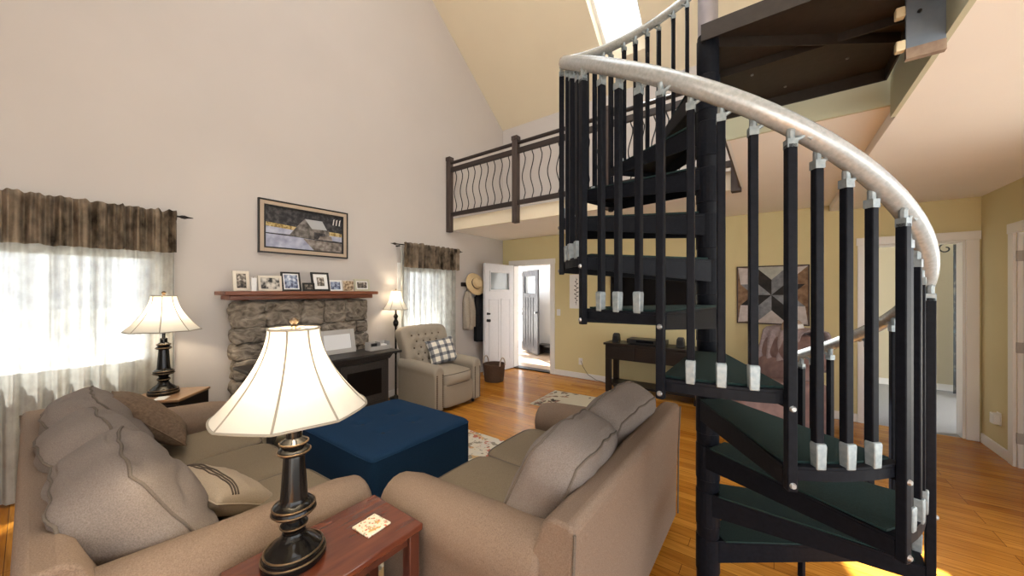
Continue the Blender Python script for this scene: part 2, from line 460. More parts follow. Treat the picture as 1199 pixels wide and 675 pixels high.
def baluster(camang, z0, zr, shoe, r=RAD - .012):
    a = camang + YAW
    p = polar(a, r, 0)
    d = Vector((math.cos(R(a)), math.sin(R(a)), 0))
    g = G()
    g.tube([p + Vector((0, 0, z0)), p + Vector((0, 0, zr - .05))], .0112 if shoe else .0125, sq=True, up=d)
    b = g.done('baluster', M_steel, ST, bevel=.003)
    if shoe:
        g = G()
        q = p + d * .004
        def rg(h, w): return [q + d * (w * i) + Vector((-d.y, d.x, 0)) * (w * j) + Vector((0, 0, h)) for i, j in ((1, 1), (-1, 1), (-1, -1), (1, -1))]
        g.loops([rg(z0 - .012, .0128), rg(z0 + .054, .0142), rg(z0 + .062, .0128)])
        g.done('baluster_shoe', M_shoe, b, bevel=.003)['label'] = 'silver shoe clamping the baluster to the tread edge'
    else:
        for zz in ((z0 + .018, z0 + .018 + RISE) if z0 > .05 else ()):
            g = G(); c = p + d * .0125 + Vector((0, 0, zz))
            g.tube([c, c + d * .006], [.009, .006], 10)
            g.done('bolt', M_bolt, b, smooth=True)
    # swivel bracket under the rail
    g = G()
    tdir = Vector((-d.y, d.x, 0)) * -1
    c = p + Vector((0, 0, zr - .05))
    g.tube([c + Vector((0, 0, -.012)), c + Vector((0, 0, .012))], .0125, sq=True, up=d)
    g.tube([c + Vector((0, 0, .01)), c + Vector((0, 0, .035)) , c + Vector((0, 0, .042)) + d * .004], .010, 8)
    g.tube([c - tdir * .008 + Vector((0, 0, .008)), c - tdir * .035 + Vector((0, 0, .022)), c - tdir * .052 + Vector((0, 0, .012))], [.006, .006, .008], 8)
    g.done('rail_bracket', M_shoe, b, smooth=True)
for n in range(2, 13):
    c = tang(n) - YAW
    for k in (-7.2, 0, 7.2):
        if c + k > 20: continue
        baluster(c + k, tz(n) + .006, railz(c + k), True)
    if n < 12: baluster(c - 14.4, tz(n) - .062, railz(c - 14.4), False, RAD + .012)
baluster(19.5, 0, railz(19.5), False)
# handrail
pts = []
a = 22.0
while a >= -292:
    pts.append(polar(a + YAW, RAD + .002, railz(a) + .012)); a -= 4
g = G(); g.tube(pts, .029, 16, flat=.85)
g.tube([pts[0] + (pts[0] - pts[1]).normalized() * -.002, pts[0] + (pts[0] - pts[1]).normalized() * .012], [.026, .012], 14)
g.done('handrail', M_alu, ST, smooth=True, angle=50)['label'] = 'silver helical handrail'
# landing platform at the top
LX0, LX1, LY0, LY1, LZ = -.02, .735, -.06, .865, ZL
g = G()
g.box(LX0, LX1, LY0, LY1, LZ - .012, LZ)
g.box(LX0, LX1, LY1 - .008, LY1, LZ - .075, LZ - .012); g.box(LX0, LX1, LY0, LY0 + .008, LZ - .075, LZ - .012)
g.box(LX1 - .008, LX1, LY0 + .008, LY1 - .008, LZ - .075, LZ - .012); g.box(LX0, LX0 + .008, LY0 + .008, LY1 - .008, LZ - .075, LZ - .012)
g.prism([(.0, .03), (.72, .52), (.72, .53), (.0, .04)], 'z', LZ - .06, LZ - .012)
g.box(LX0 + .01, LX1 - .01, .36, .37, LZ - .05, LZ - .012)
land = g.done('landing', M_steelu, ST); land['label'] = 'square landing platform beside the loft edge'
g = G()
g.b.free()
for x, y in ((.3, .75), (.55, .62), (.15, .5)):
    g = G(); g.lathe([(.007, LZ - .018), (.007, LZ - .012)], 8, (x, y, 0)); g.done('screw', M_bolt, land)
# steel plate hanging below the landing next to the loft edge
g = G(); g.box(.655, .757, .13, .142, 2.43, LZ - .076)
pl = g.done('mounting_plate', M_plate, ST, bevel=.002); pl['label'] = 'blue grey steel plate below the landing corner'
g = G(); g.box(.655, .757, .125, .15, 2.39, 2.43); g.done('wood_strip', M_rustwood, pl)
for z in (2.45, 2.58):
    g = G(); g.box(.628, .655, .128, .158, z - .02, z + .02); g.done('rubber_block', M_pad_cream, pl, bevel=.004)
for x, z in ((.69, 2.56), (.735, 2.60)):
    g = G(); g.tube([(x, .13, z), (x, .122, z)], .006, 8); g.done('bolt', M_iron, pl)

# ------------------------------------------------------------------ loft railing
LR = thing('loft_railing', 'dark wood and wavy iron railing along the loft edge over the front door', 'railing', (0, YLOFT - .065, 0))
posts = [XL + .045, -2.98, -1.60, XSIDE - .06]
for x in posts:
    g = G(); g.box(x - .043, x + .043, -.043, .043, 2.48, 3.72); g.box(x - .05, x + .05, -.05, .05, 3.66, 3.72)
    g.done('post', M_postwood, LR, bevel=.006)
g = G()
g.tube([(posts[0], 0, 3.62), (posts[-1], 0, 3.62)], .026, 12)
g.done('top_rail', M_railwood, LR, smooth=True)
g = G()
for a, b in zip(posts[:-1], posts[1:]): g.box(a + .043, b - .043, -.02, .02, 3.47, 3.545)
g.done('upper_rail', M_railwood, LR, bevel=.004)
g = G()
for a, b in zip(posts[:-1], posts[1:]): g.box(a + .043, b - .043, -.02, .02, 2.735, 2.80)
g.done('bottom_rail', M_railwood, LR, bevel=.004)
for a, b in zip(posts[:-1], posts[1:]):
    for k in range(9):
        x = a + (b - a) * (k + 1) / 10
        P = []
        for i in range(25):
            t = i / 24; env = min(1, t / .12, (1 - t) / .12)
            P.append((x + .026 * math.sin(2 * PI * (t * 1.35 + .1)) * env, 0, 2.80 + .67 * t))
        g = G(); g.tube(P, .0075, 6); g.done('baluster', M_iron, LR, smooth=True)

# ------------------------------------------------------------------ camera, sun, sky
cam = bpy.data.cameras.new('camera'); co = bpy.data.objects.new('camera', cam); C.objects.link(co)
cam.sensor_fit = 'HORIZONTAL'; cam.sensor_width = 36; cam.lens = 36 * 416 / 1199
cam.shift_y = (341.3 - 337.5) / 1199
cam.clip_start = .02; cam.clip_end = 300
co.location = (0, 0, 1.5); co.rotation_euler = (R(90), 0, R(YAW))
bpy.context.scene.camera = co

w = bpy.data.worlds.new('sky'); bpy.context.scene.world = w; w.use_nodes = True
bg = w.node_tree.nodes['Background']; bg.inputs[0].default_value = (.95, .97, 1.0, 1); bg.inputs[1].default_value = 4.0
sun = bpy.data.lights.new('sun', 'SUN'); so = bpy.data.objects.new('sun', sun); C.objects.link(so)
sun.energy = 34; sun.angle = R(.6); sun.color = (1, .95, .86)
dirv = Vector((.50, 2.80, 0)) - Vector((-1.75, 4.65, 5.55))
so.rotation_euler = dirv.to_track_quat('-Z', 'Y').to_euler(); so.location = (-4, 8, 10)
# portals only guide the sampling of daylight through the openings
for nm, x0, x1, z0, z1 in (('lower portal', .6, 4.2, .05, 2.3),):
    pa = bpy.data.lights.new(nm, 'AREA'); po = bpy.data.objects.new(nm, pa); C.objects.link(po)
    pa.shape = 'RECTANGLE'; pa.size = x1 - x0; pa.size_y = z1 - z0; po.location = ((x0 + x1) / 2, YR, (z0 + z1) / 2); po.rotation_euler = (R(90), 0, 0); pa.cycles.is_portal = True
pa = bpy.data.lights.new('side portal', 'AREA'); po = bpy.data.objects.new('side portal', pa); C.objects.link(po)
pa.shape = 'RECTANGLE'; pa.size = 5.2; pa.size_y = 2.3; po.location = (4.5, .9, 1.2); po.rotation_euler = (R(90), 0, R(90)); pa.cycles.is_portal = True
pa = bpy.data.lights.new('roof portal', 'AREA'); po = bpy.data.objects.new('roof portal', pa); C.objects.link(po)
pa.shape = 'RECTANGLE'; pa.size = 4.2; pa.size_y = 3.1; po.location = (-.9, .525, roofz(.525) + .25); po.rotation_euler = (math.atan(PITCH), 0, 0); pa.cycles.is_portal = True
def lamp_light(loc, power, r=.045, col=(1, .83, .60)):
    l = bpy.data.lights.new('lamp bulb', 'POINT'); o = bpy.data.objects.new('lamp bulb', l); C.objects.link(o)
    l.energy = power; l.color = col; l.shadow_soft_size = r; o.location = loc
    return o
vs = bpy.context.scene.view_settings
vs.view_transform = 'Standard'; vs.look = 'None'; vs.gamma = 1; vs.use_curve_mapping = False; vs.exposure = 0.12
# ------------------------------------------------------------------ upholstery
def fabric(name, c1, c2, scale=260):
    return noisy(name, c1, c2, scale, .93, .35, detail=3, dist=.0025, spec=.12, lo=.3, hi=.7)
M_sofa = fabric('taupe woven upholstery', (.155, .110, .080), (.235, .172, .13))
M_cush = fabric('grey taupe woven cushion', (.15, .124, .108), (.225, .19, .168))
M_seat = fabric('taupe seat cushion', (.16, .125, .085), (.22, .178, .125))
M_pipe = fabric('dark taupe piping', (.11, .09, .075), (.15, .125, .10))
M_brownp = fabric('brown velvet pillow', (.12, .08, .055), (.18, .125, .085), 60)
M_stripep = fabric('taupe striped pillow', (.31, .245, .18), (.38, .31, .235))
M_stripe = mat('dark brown stripe', (.07, .05, .035), .9)
M_chair = fabric('oatmeal chair upholstery', (.30, .255, .20), (.38, .33, .265))
M_nail = mat('antique brass nails', (.10, .065, .04), .4, .6)
M_navy = fabric('navy linen upholstery', (.007, .025, .062), (.013, .042, .095), 300)
M_navyb = mat('dark navy button', (.002, .006, .016), .9)
M_darkwood = wood('espresso wood', (.009, .006, .005), (.017, .011, .009), 'x', .4)

def puff_fn(size, p=6, bulge=.12, wr=.008, seed=0, wscale=3.2, dimples=None, sag=0, fold=0):
    a, b, c = size[0] / 2, size[1] / 2, size[2] / 2
    off = Vector((seed * 7.1, seed * 3.3, seed * 1.7))
    def f(x, y, z):
        m = max(abs(x), abs(y), abs(z)); L = (abs(x) ** p + abs(y) ** p + abs(z) ** p) ** (1 / p)
        s = m / L
        X, Y, Z = x * s, y * s, z * s
        Y2 = Y * (1 + bulge * (1 - X * X) * (1 - Z * Z))
        X2 = X * (1 + bulge * .35 * (1 - Z * Z) * (1 - Y * Y)); Z2 = Z * (1 + bulge * .35 * (1 - X * X) * (1 - Y * Y))
        v = Vector((X2 * a, Y2 * b, Z2 * c))
        if sag: v.z -= sag * max(0, Z) * (1 - X * X)
        if wr:
            q = Vector((X * a, Y * b, Z * c)) * wscale + off
            d = noise.noise(q) * wr + noise.noise(q * 2.7) * wr * .45
            v += Vector((X, Y, Z)).normalized() * d
        if fold:
            v.y -= math.copysign(1, Y) * fold * max(0, math.sin((Z + .25 * noise.noise(Vector((X * 2, seed, 0)))) * 9)) ** 3 * (1 - X * X) * (1 if abs(Y) > .5 else 0)
        if dimples:
            v = dimples(v, Vector((X, Y, Z)))
        return v
    return f
def cushion(name, parent, M, size, loc, rot, m=M_cush, seams='y', p=6, bulge=.14, wr=.008, seed=0, n=18, fold=0, label=None, lev=.80):
    fn = puff_fn(size, p, bulge, wr, seed, fold=fold)
    g = G(); g.puff(fn, n)
    o = g.done(name, m, parent, smooth='all')
    o.location = loc; o.rotation_euler = rot
    if label: o['label'] = label
    for lv in ((-lev, lev) if seams in ('y', 'z') else ()):
        P = []
        for k in range(72):
            t = k / 72 * 8
            sd = int(t // 2); u = -1 + (t % 2)
            q = [(u, 1), (1, -u), (-u, -1), (-1, u)][sd]
            if seams == 'y': pt = fn(q[0], lv, q[1])
            else: pt = fn(q[0], q[1], lv)
            P.append(pt * 1.004)
        g = G(); g.tube(P, .0055, 6, closed=True)
        g.done('piping', M_pipe, o, smooth='all')
    return o
def arm(name, parent, x0, sgn, y0, y1, m, ah=.64, w=.2, r=.125, rise=.05, base=.05):
    """rolled arm: x0 inner face, grows towards sgn"""
    prof = [(0, base), (w, base), (w, ah - 2 * r + .02)]
    cx, cz = w * .52, ah - r
    for k in range(15):
        a = R(-28 + 236 * k / 14); prof.append((cx + r * math.cos(a), cz + r * math.sin(a)))
    prof.append((0, ah - 2 * r + .03))
    rings = []
    K = 8
    for i in range(K + 1):
        t = i / K; y = y0 + (y1 - y0) * t
        sh = 1 - .10 * max(0, 1 - t / .08) if t < .08 else 1
        ring = []
        for (px_, pz_) in prof:
            zz = pz_ + rise * t * max(0, (pz_ - base) / (ah - base))
            ring.append(Vector((x0 + sgn * (cx + (px_ - cx) * sh), y, base + (zz - base) * (sh * .3 + .7))))
        rings.append(ring)
    g = G(); g.loops(rings)
    return g.done(name, m, parent, smooth=True, bevel=.022, seg=3, angle=45)

def sofa(root, W, D, nseat, seeds):
    f0, b0 = -D / 2, D / 2
    aw = .225
    # base
    g = G(); g.box(-W / 2 + .03, W / 2 - .03, f0 + .06, b0 - .05, .05, .30)
    g.done('base', M_sofa, root, bevel=.02, seg=3)
    # back
    prof = [(b0 - .24, .28), (b0, .05), (b0, .50), (b0 + .012, .80), (b0 - .005, .822), (b0 - .085, .822), (b0 - .11, .80), (b0 - .20, .46)]
    prof = [(b0 - .24, .06), (b0 - .01, .06), (b0, .50), (b0 + .012, .765), (b0 - .005, .785), (b0 - .075, .785), (b0 - .10, .765), (b0 - .24, .40)]
    g = G(); g.prism(prof, 'x', -W / 2 + .035, W / 2 - .035)
    bk = g.done('back', M_sofa, root, bevel=.014, seg=3)
    for s in (-1, 1):
        g = G(); xx = s * (W / 2 - .035); g.tube([(xx, b0 + .0, .08), (xx, b0 + .004, .50), (xx, b0 + .014, .765)], .005, 6); g.done('piping', M_pipe, bk, smooth=True)
    # arms
    for s in (-1, 1):
        arm('arm', root, s * (W / 2 - aw), s, f0 + .03, b0 - .11, M_sofa, rise=.05)
    for sx in (-1, 1):
        for y in (f0 + .12, b0 - .12):
            g = G(); g.lathe([(.02, 0), (.03, .055)], 12, (sx * (W / 2 - .1), y, 0)); g.done('foot', M_darkwood, root, smooth=True)
    iw = (W - 2 * aw) / nseat
    for k in range(nseat):
        xc = -W / 2 + aw + iw * (k + .5)
        cushion('seat_cushion', root, None, (iw - .006, .70, .19), (xc, f0 + .355, .385), (0, 0, 0), M_seat, 'z', 9, .10, .004, seeds + k, 16)
    return iw, aw
# loveseat, seen from behind its near corner
LSW, LSD = 1.56, 1.0
ls = thing('loveseat', 'taupe two seat loveseat with its back to the spiral staircase', 'sofa', (-.995, 1.715, 0), R(-90))
iw, aw = sofa(ls, LSW, LSD, 2, 3)
for k, (sx, ry) in enumerate(((-.5, 2), (.5, -3))):
    cushion('back_cushion', ls, None, (iw + .02, .24, .50), (sx * iw + (.03 if sx > 0 else -.02), .235, .675 + (.0 if sx > 0 else .01)), (R(-25), R(ry), R(4 if sx > 0 else -3)), M_cush, 'y', 5, .22, .016, 11 + k, 26, fold=.011)
sf = thing('sofa', 'long taupe three seat sofa in front of the big curtained window', 'sofa', (-2.54, .475, 0), R(180))
SW, SD_ = 2.16, .99
iw, aw = sofa(sf, SW, SD_, 3, 21)
for k, (dx, dy, rz, dz) in enumerate(((-1, -.01, -4, 0), (0, .01, 3, 0), (1, -.015, -2, .005))):
    cushion('back_cushion', sf, None, (iw + .06, .27, .54), (dx * iw, .235 + dy, .655 + dz), (R(-30), R(dx * 2), R(rz)), M_cush, 'y', 4.6, .24, .024, 31 + k, 28, fold=.016)

# throw pillows
def pillow_fn(w, h, t, wr, seed):
    def f(u, v, s):
        cu = 1 - .10 * (1 - v * v) * abs(u); cv = 1 - .10 * (1 - u * u) * abs(v)
        e = max(0, (1 - u * u) * (1 - v * v)) ** .42
        d = noise.noise(Vector((u * 2 + seed, v * 2, s * 3))) * wr + noise.noise(Vector((u * 5 + seed, v * 5, s * 3))) * wr * .4
        return Vector((u * cu * w / 2, s * (e * t / 2 + d * e), v * cv * h / 2))
    return f
def pillow(name, label, w, h, t, loc, rot, m, seed=0, wr=.012, extra=None, pipe=None):
    r = thing(name, label, 'pillow', loc, rot=rot)
    fn = pillow_fn(w, h, t, wr, seed)
    g = G()
    n = 22
    for s in (1, -1): g.grid(lambda a, b: fn(a * 2 - 1, b * 2 - 1, s), n, n)
    bmesh.ops.remove_doubles(g.b, verts=g.b.verts[:], dist=1e-4)
    g.done('cover', m, r, smooth='all')
    P = []
    for k in range(80):
        t_ = k / 80 * 8; sd = int(t_ // 2); u = -1 + (t_ % 2)
        q = [(u, 1), (1, -u), (-u, -1), (-1, u)][sd]
        P.append(fn(q[0], q[1], 1))
    g = G(); g.tube(P, .004, 6, closed=True); g.done('piping', pipe or m, r, smooth='all')
    if extra: extra(r, fn)
    return r
pillow('scatter_pillow', 'plain brown pillow leaning back at the far end of the long sofa', .44, .50, .18, (-3.16, .44, .705), (R(-46), R(6), R(168)), M_brownp, 5)
def stripes(r, fn):
    for v0 in (.42, .50, .58):
        g = G()
        P = [fn(-.93 + 1.86 * k / 30, v0, 1) + Vector((0, .002, 0)) for k in range(31)]
        g.tube(P, .0035, 5); g.done('stripe', M_stripe, r, smooth='all')
    for u in (-.75, -.70):
        g = G(); P = [fn(u, .35 + .3 * k / 6, 1) + Vector((0, .002, 0)) for k in range(7)]
        g.tube(P, .002, 5); g.done('stripe', M_stripe, r, smooth='all')
pillow('throw_pillow', 'small taupe pillow with dark stripes lying by the near arm of the long sofa', .48, .40, .18, (-2.15, .53, .545), (R(58), R(8), R(20)), M_stripep, 8, .014, stripes)

# ------------------------------------------------------------------ tufted recliner by the small window
rc = thing('tufted_recliner', 'oatmeal tufted recliner with nailhead trim beside the small window', 'armchair', (-3.66, 3.26, 0), R(90))
W, D = .82, .86
g = G(); g.box(-W / 2 + .03, W / 2 - .03, -D / 2 + .05, D / 2 - .1, .06, .34); g.done('base', M_chair, rc, bevel=.02)
for s in (-1, 1):
    a = arm('arm', rc, s * (W / 2 - .15), s, -D / 2, D / 2 - .13, M_chair, .60, .15, .085, .03, .05)
    for xo in (.03, .12):
        g = G()
        for k in range(16):
            z = .09 + .38 * k / 15
            g.lathe([(.0065, -.004), (.006, .002), (.002, .004)], 6, (0, 0, 0))
        g.b.clear()
        for k in range(18):
            z = .08 + .40 * k / 17
            c = Vector((s * (W / 2 - .15 + xo), -D / 2 + .002, z)); g.tube([c, c + Vector((0, -.006, 0))], [.013, .008], 6)
        g.done('nailhead_trim', M_nail, a, smooth=True)
g = G(); g.puff(puff_fn((W - .30, .09, .30), 8, .1, .003, 2), 12); o = g.done('footrest_panel', M_chair, rc, smooth='all'); o.location = (0, -D / 2 + .06, .20)
cushion('seat_cushion', rc, None, (W - .305, .62, .17), (0, -D / 2 + .32, .41), (R(3), 0, 0), M_chair, 'z', 7, .16, .003, 4, 16)
def tuft(v, q):
    if q.y < -.5:
        best = 0
        for (bx, bz) in BUT:
            d2 = ((v.x - bx) / .05) ** 2 + ((v.z - bz) / .05) ** 2
            best = max(best, math.exp(-d2))
        v = v + Vector((0, .04 * best, 0))
    top = max(0, q.z)
    v = Vector((v.x * (1 + .12 * top), v.y + .05 * top ** 3, v.z))
    return v
BUT = [(x * .11 + (.055 if r % 2 else 0), -.14 + r * .085) for r in range(5) for x in ((-2, -1, 0, 1, 2) if r % 2 == 0 else (-2, -1, 0, 1))]
fn = puff_fn((W - .10, .20, .66), 7, .10, .002, 9, dimples=tuft)
g = G(); g.puff(fn, 34); bk = g.done('backrest', M_chair, rc, smooth='all'); bk.location = (0, D / 2 - .17, .70); bk.rotation_euler = (R(-10), 0, 0)
for bx, bz in BUT:
    p = fn(bx / ((W - .10) / 2), -1, bz / .33)
    g = G(); g.tube([p + Vector((0, .004, 0)), p + Vector((0, -.006, 0)), p + Vector((0, -.009, 0))], [.013, .013, .006], 8); g.done('button', M_nail, bk, smooth=True)
for s in (-1, 1):
    for y in (-D / 2 + .08, D / 2 - .2):
        g = G(); g.lathe([(.018, 0), (.027, .065)], 10, (s * (W / 2 - .08), y, 0)); g.done('foot', M_darkwood, rc, smooth=True)
# plaid pillow
def plaid_mat():
    m = mat('navy and cream plaid', (.7, .66, .58), .9); L = m.node_tree.links; b = m.node_tree.nodes['Principled BSDF']
    def wave(dirn):
        w_ = N(m, 'ShaderNodeTexWave', wave_type='BANDS', bands_direction=dirn); w_.inputs['Scale'].default_value = 3.0; w_.inputs['Distortion'].default_value = .0
        L.new(coords(m), w_.inputs['Vector']); r = N(m, 'ShaderNodeValToRGB'); r.color_ramp.interpolation = 'CONSTANT'
        r.color_ramp.elements[0].color = (1, 1, 1, 1); r.color_ramp.elements[1].position = .66; r.color_ramp.elements[1].color = (.34, .36, .42, 1)
        L.new(w_.outputs['Fac'], r.inputs['Fac']); return r.outputs['Color']
    mx = N(m, 'ShaderNodeMix', data_type='RGBA', blend_type='MULTIPLY'); mx.inputs[0].default_value = 1
    L.new(wave('X'), mx.inputs[6]); L.new(wave('Z'), mx.inputs[7])
    m2 = N(m, 'ShaderNodeMix', data_type='RGBA', blend_type='MULTIPLY'); m2.inputs[0].default_value = 1
    m2.inputs[7].default_value = (.78, .73, .63, 1); L.new(mx.outputs[2], m2.inputs[6]); L.new(m2.outputs[2], b.inputs['Base Color'])
    return m
pillow('plaid_pillow', 'square cream and navy plaid pillow on the tufted recliner', .40, .36, .14, (-3.70, 3.39, .675), (R(-24), R(-8), R(70)), plaid_mat(), 3, .008)

# ------------------------------------------------------------------ navy ottoman
ot = thing('ottoman', 'navy blue button tufted ottoman between the sofas', 'ottoman', (-2.435, 1.66, .012))
OB = [(-.135, -.13), (.135, -.13), (-.135, .14), (.135, .14)]
def odim(v, q):
    if q.z > .5:
        b_ = max(math.exp(-(((v.x - x) / .045) ** 2 + ((v.y - y) / .045) ** 2)) for x, y in OB)
        v = v - Vector((0, 0, .034 * b_))
    return v
fn = puff_fn((.97, .88, .42), 16, .0, .002, 1, dimples=odim)
g = G(); g.puff(fn, 34); o = g.done('body', M_navy, ot, smooth='all'); o.location = (0, 0, .265)
for x, y in OB:
    p = fn(x / .485, y / .44, 1)
    g = G(); g.lathe([(.017, p.z + .259), (.021, p.z + .268), (.010, p.z + .276)], 12, (x, y, 0)); g.done('button', M_navyb, ot, smooth=True)
g = G()
P = [fn(*q) * 1.003 for q in [(math.copysign(min(1, abs(1.414 * math.cos(t))), math.cos(t)), math.copysign(min(1, abs(1.414 * math.sin(t))), math.sin(t)), .86) for t in [2 * PI * (k + .5) / 96 for k in range(96)]]]
g.tube(P, .004, 6, closed=True); o = g.done('piping', M_navy, ot, smooth='all'); o.location = (0, 0, .265)
for sx in (-1, 1):
    for sy in (-1, 1):
        g = G(); g.lathe([(.02, 0), (.03, .06)], 12, (sx * .4, sy * .36, 0)); g.done('foot', M_darkwood, ot, smooth=True)

# ------------------------------------------------------------------ mauve recliner behind the stairs
M_mauve = noisy('mauve brown leather', (.155, .095, .09), (.22, .14, .13), 12, .5, .25, detail=5, dist=.01, spec=.4)
mr = thing('leather_recliner', 'mauve brown leather recliner behind the spiral staircase', 'armchair', (-.13, 4.62, 0), R(-53))
W, D = .92, 1.0
g = G(); g.box(-W / 2 + .06, W / 2 - .06, -D / 2 + .12, D / 2 - .14, .07, .36); g.done('base', M_mauve, mr, bevel=.03, seg=3)
for s in (-1, 1):
    fn = puff_fn((.23, .86, .58), 5, .08, .010, 40 + s); g = G(); g.puff(fn, 14); o = g.done('arm', M_mauve, mr, smooth='all'); o.location = (s * (W / 2 - .115), -.02, .345)
fn = puff_fn((W - .44, .70, .24), 5, .15, .008, 44); g = G(); g.puff(fn, 14); o = g.done('seat_cushion', M_mauve, mr, smooth='all'); o.location = (0, -.08, .42)
fn = puff_fn((W - .40, .16, .34), 5, .2, .008, 45); g = G(); g.puff(fn, 12); o = g.done('footrest_panel', M_mauve, mr, smooth='all'); o.location = (0, -D / 2 + .06, .27)
for k, (zc, hh, yy) in enumerate(((.60, .36, .27), (.87, .34, .36))):
    fn = puff_fn((W - .18, .26, hh), 4.5, .22, .012, 46 + k); g = G(); g.puff(fn, 16); o = g.done('backrest', M_mauve, mr, smooth='all'); o.location = (0, yy, zc); o.rotation_euler = (R(-18), 0, 0)
g = G()
for sx in (-1, 1):
    g.box(sx * .3 - .03, sx * .3 + .03, -.35, .35, 0, .075)
g.done('foot_rail', M_darkwood, mr)
# ------------------------------------------------------------------ lamps
M_bronze = noisy('dark bronze lamp body', (.004, .0035, .004), (.008, .007, .006), 40, .13, .02, spec=.3)
M_gilt = noisy('rubbed gold edge', (.20, .13, .07), (.10, .07, .045), 40, .35, .03, metal=.7)
def shade_mat():
    m = bpy.data.materials.new('ivory silk shade'); m.use_nodes = True; nt = m.node_tree; nt.nodes.clear(); L = nt.links
    o = nt.nodes.new('ShaderNodeOutputMaterial'); a = nt.nodes.new('ShaderNodeMixShader'); t = nt.nodes.new('ShaderNodeBsdfTranslucent'); d = nt.nodes.new('ShaderNodeBsdfDiffuse')
    n = nt.nodes.new('ShaderNodeTexNoise'); n.inputs['Scale'].default_value = 1; n.inputs['Detail'].default_value = 3
    L.new(coords(m, (300, 300, 30)), n.inputs['Vector'])
    r = nt.nodes.new('ShaderNodeValToRGB'); r.color_ramp.elements[0].color = (.84, .80, .72, 1); r.color_ramp.elements[1].color = (.90, .87, .80, 1)
    L.new(n.outputs['Fac'], r.inputs['Fac']); t.inputs['Color'].default_value = (.34, .33, .30, 1); L.new(r.outputs['Color'], d.inputs['Color'])
    a.inputs[0].default_value = .42
    L.new(d.outputs[0], a.inputs[1]); L.new(t.outputs[0], a.inputs[2]); L.new(a.outputs[0], o.inputs[0]); return m
M_shade = shade_mat()
M_rib = mat('ivory shade trim', (.30, .27, .22), .8)
def bulb_mat():
    m = bpy.data.materials.new('lit bulb'); m.use_nodes = True; b = m.node_tree.nodes['Principled BSDF']
    b.inputs['Emission Color'].default_value = (1, .8, .5, 1); b.inputs['Emission Strength'].default_value = 12; return m
M_bulb = bulb_mat()
def bell(z0, z1, r0, r1):
    return [(r1 + (r0 - r1) * ((1 - t) ** 1.75), z0 + (z1 - z0) * t) for t in [k / 14 for k in range(15)]]
def shade(root, prof, n=8):
    g = G()
    def fn(u, v):
        k = v * (len(prof) - 1); i = min(int(k), len(prof) - 2); f_ = k - i
        r = prof[i][0] * (1 - f_) + prof[i + 1][0] * f_; z = prof[i][1] * (1 - f_) + prof[i + 1][1] * f_
        a = 2 * PI * u
        ph = (u * n) % 1
        r *= 1 - .018 * math.sin(PI * ph) * (1 - v * .5)
        z += .004 * math.sin(PI * ph) * (1 - v)
        return Vector((r * math.cos(a), r * math.sin(a), z))
    g.grid(fn, n * 8, 14, wrapu=True)
    s = g.done('lamp_shade', M_shade, root, smooth='all')
    for k in range(n):
        g = G(); g.tube([fn(k / n, j / 14) * 1.0 for j in range(15)], .0034, 6); g.done('rib', M_rib, s, smooth='all')
    for v, rr in ((0, .004), (1, .004)):
        g = G(); g.tube([fn(k / (n * 8), v) for k in range(n * 8)], rr, 6, closed=True); g.done('rim', M_rib, s, smooth='all')
    return s
def table_lamp(label, loc, sc=1, rz=0):
    L = thing('table_lamp', label, 'lamp', loc, R(rz))
    S = lambda pr: [(r * sc * .86, z * sc) for r, z in pr]
    g = G(); g.lathe(S([(.108, 0), (.112, .006), (.112, .020), (.106, .026), (.106, .034), (.098, .042), (.088, .046), (.074, .060), (.056, .072), (.044, .082), (.040, .094)]), 40)
    b = g.done('base', M_bronze, L, smooth=True, angle=30)
    for r, z in ((.109, .023), (.100, .041)):
        g = G(); g.tube([(r * .86 * sc * math.cos(t), r * .86 * sc * math.sin(t), z * sc) for t in [2 * PI * k / 40 for k in range(40)]], .0032 * sc, 6, closed=True); g.done('gold_ring', M_gilt, b, smooth='all')
    g = G(); g.lathe(S([(.036, .09), (.036, .10), (.046, .112), (.046, .122), (.034, .134), (.034, .14), (.052, .150), (.072, .158), (.076, .166), (.072, .176), (.074, .182), (.066, .190), (.052, .196), (.048, .203), (.047, .21), (.037, .345), (.036, .35), (.050, .354), (.056, .362), (.054, .370), (.042, .378), (.048, .386), (.050, .394), (.036, .402), (.026, .408), (.026, .44), (.012, .445), (.012, .50)]), 40)
    c = g.done('column', M_bronze, L, smooth=True, angle=30)
    for r, z in ((.0755, .166), (.072, .183), (.0565, .364), (.049, .393), (.0465, .117)):
        g = G(); g.tube([(r * .86 * sc * math.cos(t), r * .86 * sc * math.sin(t), z * sc) for t in [2 * PI * k / 40 for k in range(40)]], .0032 * sc, 6, closed=True); g.done('gold_ring', M_gilt, c, smooth='all')
    shade(L, [(r * sc, z * sc) for r, z in bell(.50, .775, .226, .076)])
    g = G()
    h = S([(.0, .775), (.04, .75), (.062, .68), (.062, .60), (.03, .52), (.012, .50)])
    for s in (-1, 1): g.tube([(s * r, 0, z) for r, z in h], .0025 * sc, 6)
    g.done('harp', M_gilt, L, smooth=True)
    g = G()
    for k in range(3):
        a = 2 * PI * k / 3; g.tube([(0, 0, .772 * sc), (.074 * sc * math.cos(a), .074 * sc * math.sin(a), .772 * sc)], .002 * sc, 5)
    g.done('shade_spider', M_gilt, L, smooth=True)
    g = G(); g.lathe(S([(.006, .772), (.014, .782), (.008, .788), (.017, .798), (.017, .804), (.006, .812)]), 16); g.done('finial', M_gilt, L, smooth=True)
    g = G(); g.lathe(S([(.012, .50), (.014, .53), (.030, .575), (.030, .60), (.018, .622), (.004, .628)]), 16); g.done('bulb', M_bulb, L, smooth=True)
    lamp_light((loc[0], loc[1], loc[2] + .64 * sc), BULB * sc * sc, .03)
    return L
BULB = 13
table_lamp('large bronze table lamp with ivory bell shade on the red end table', (-1.302, .528, .60), 1.0, 9)
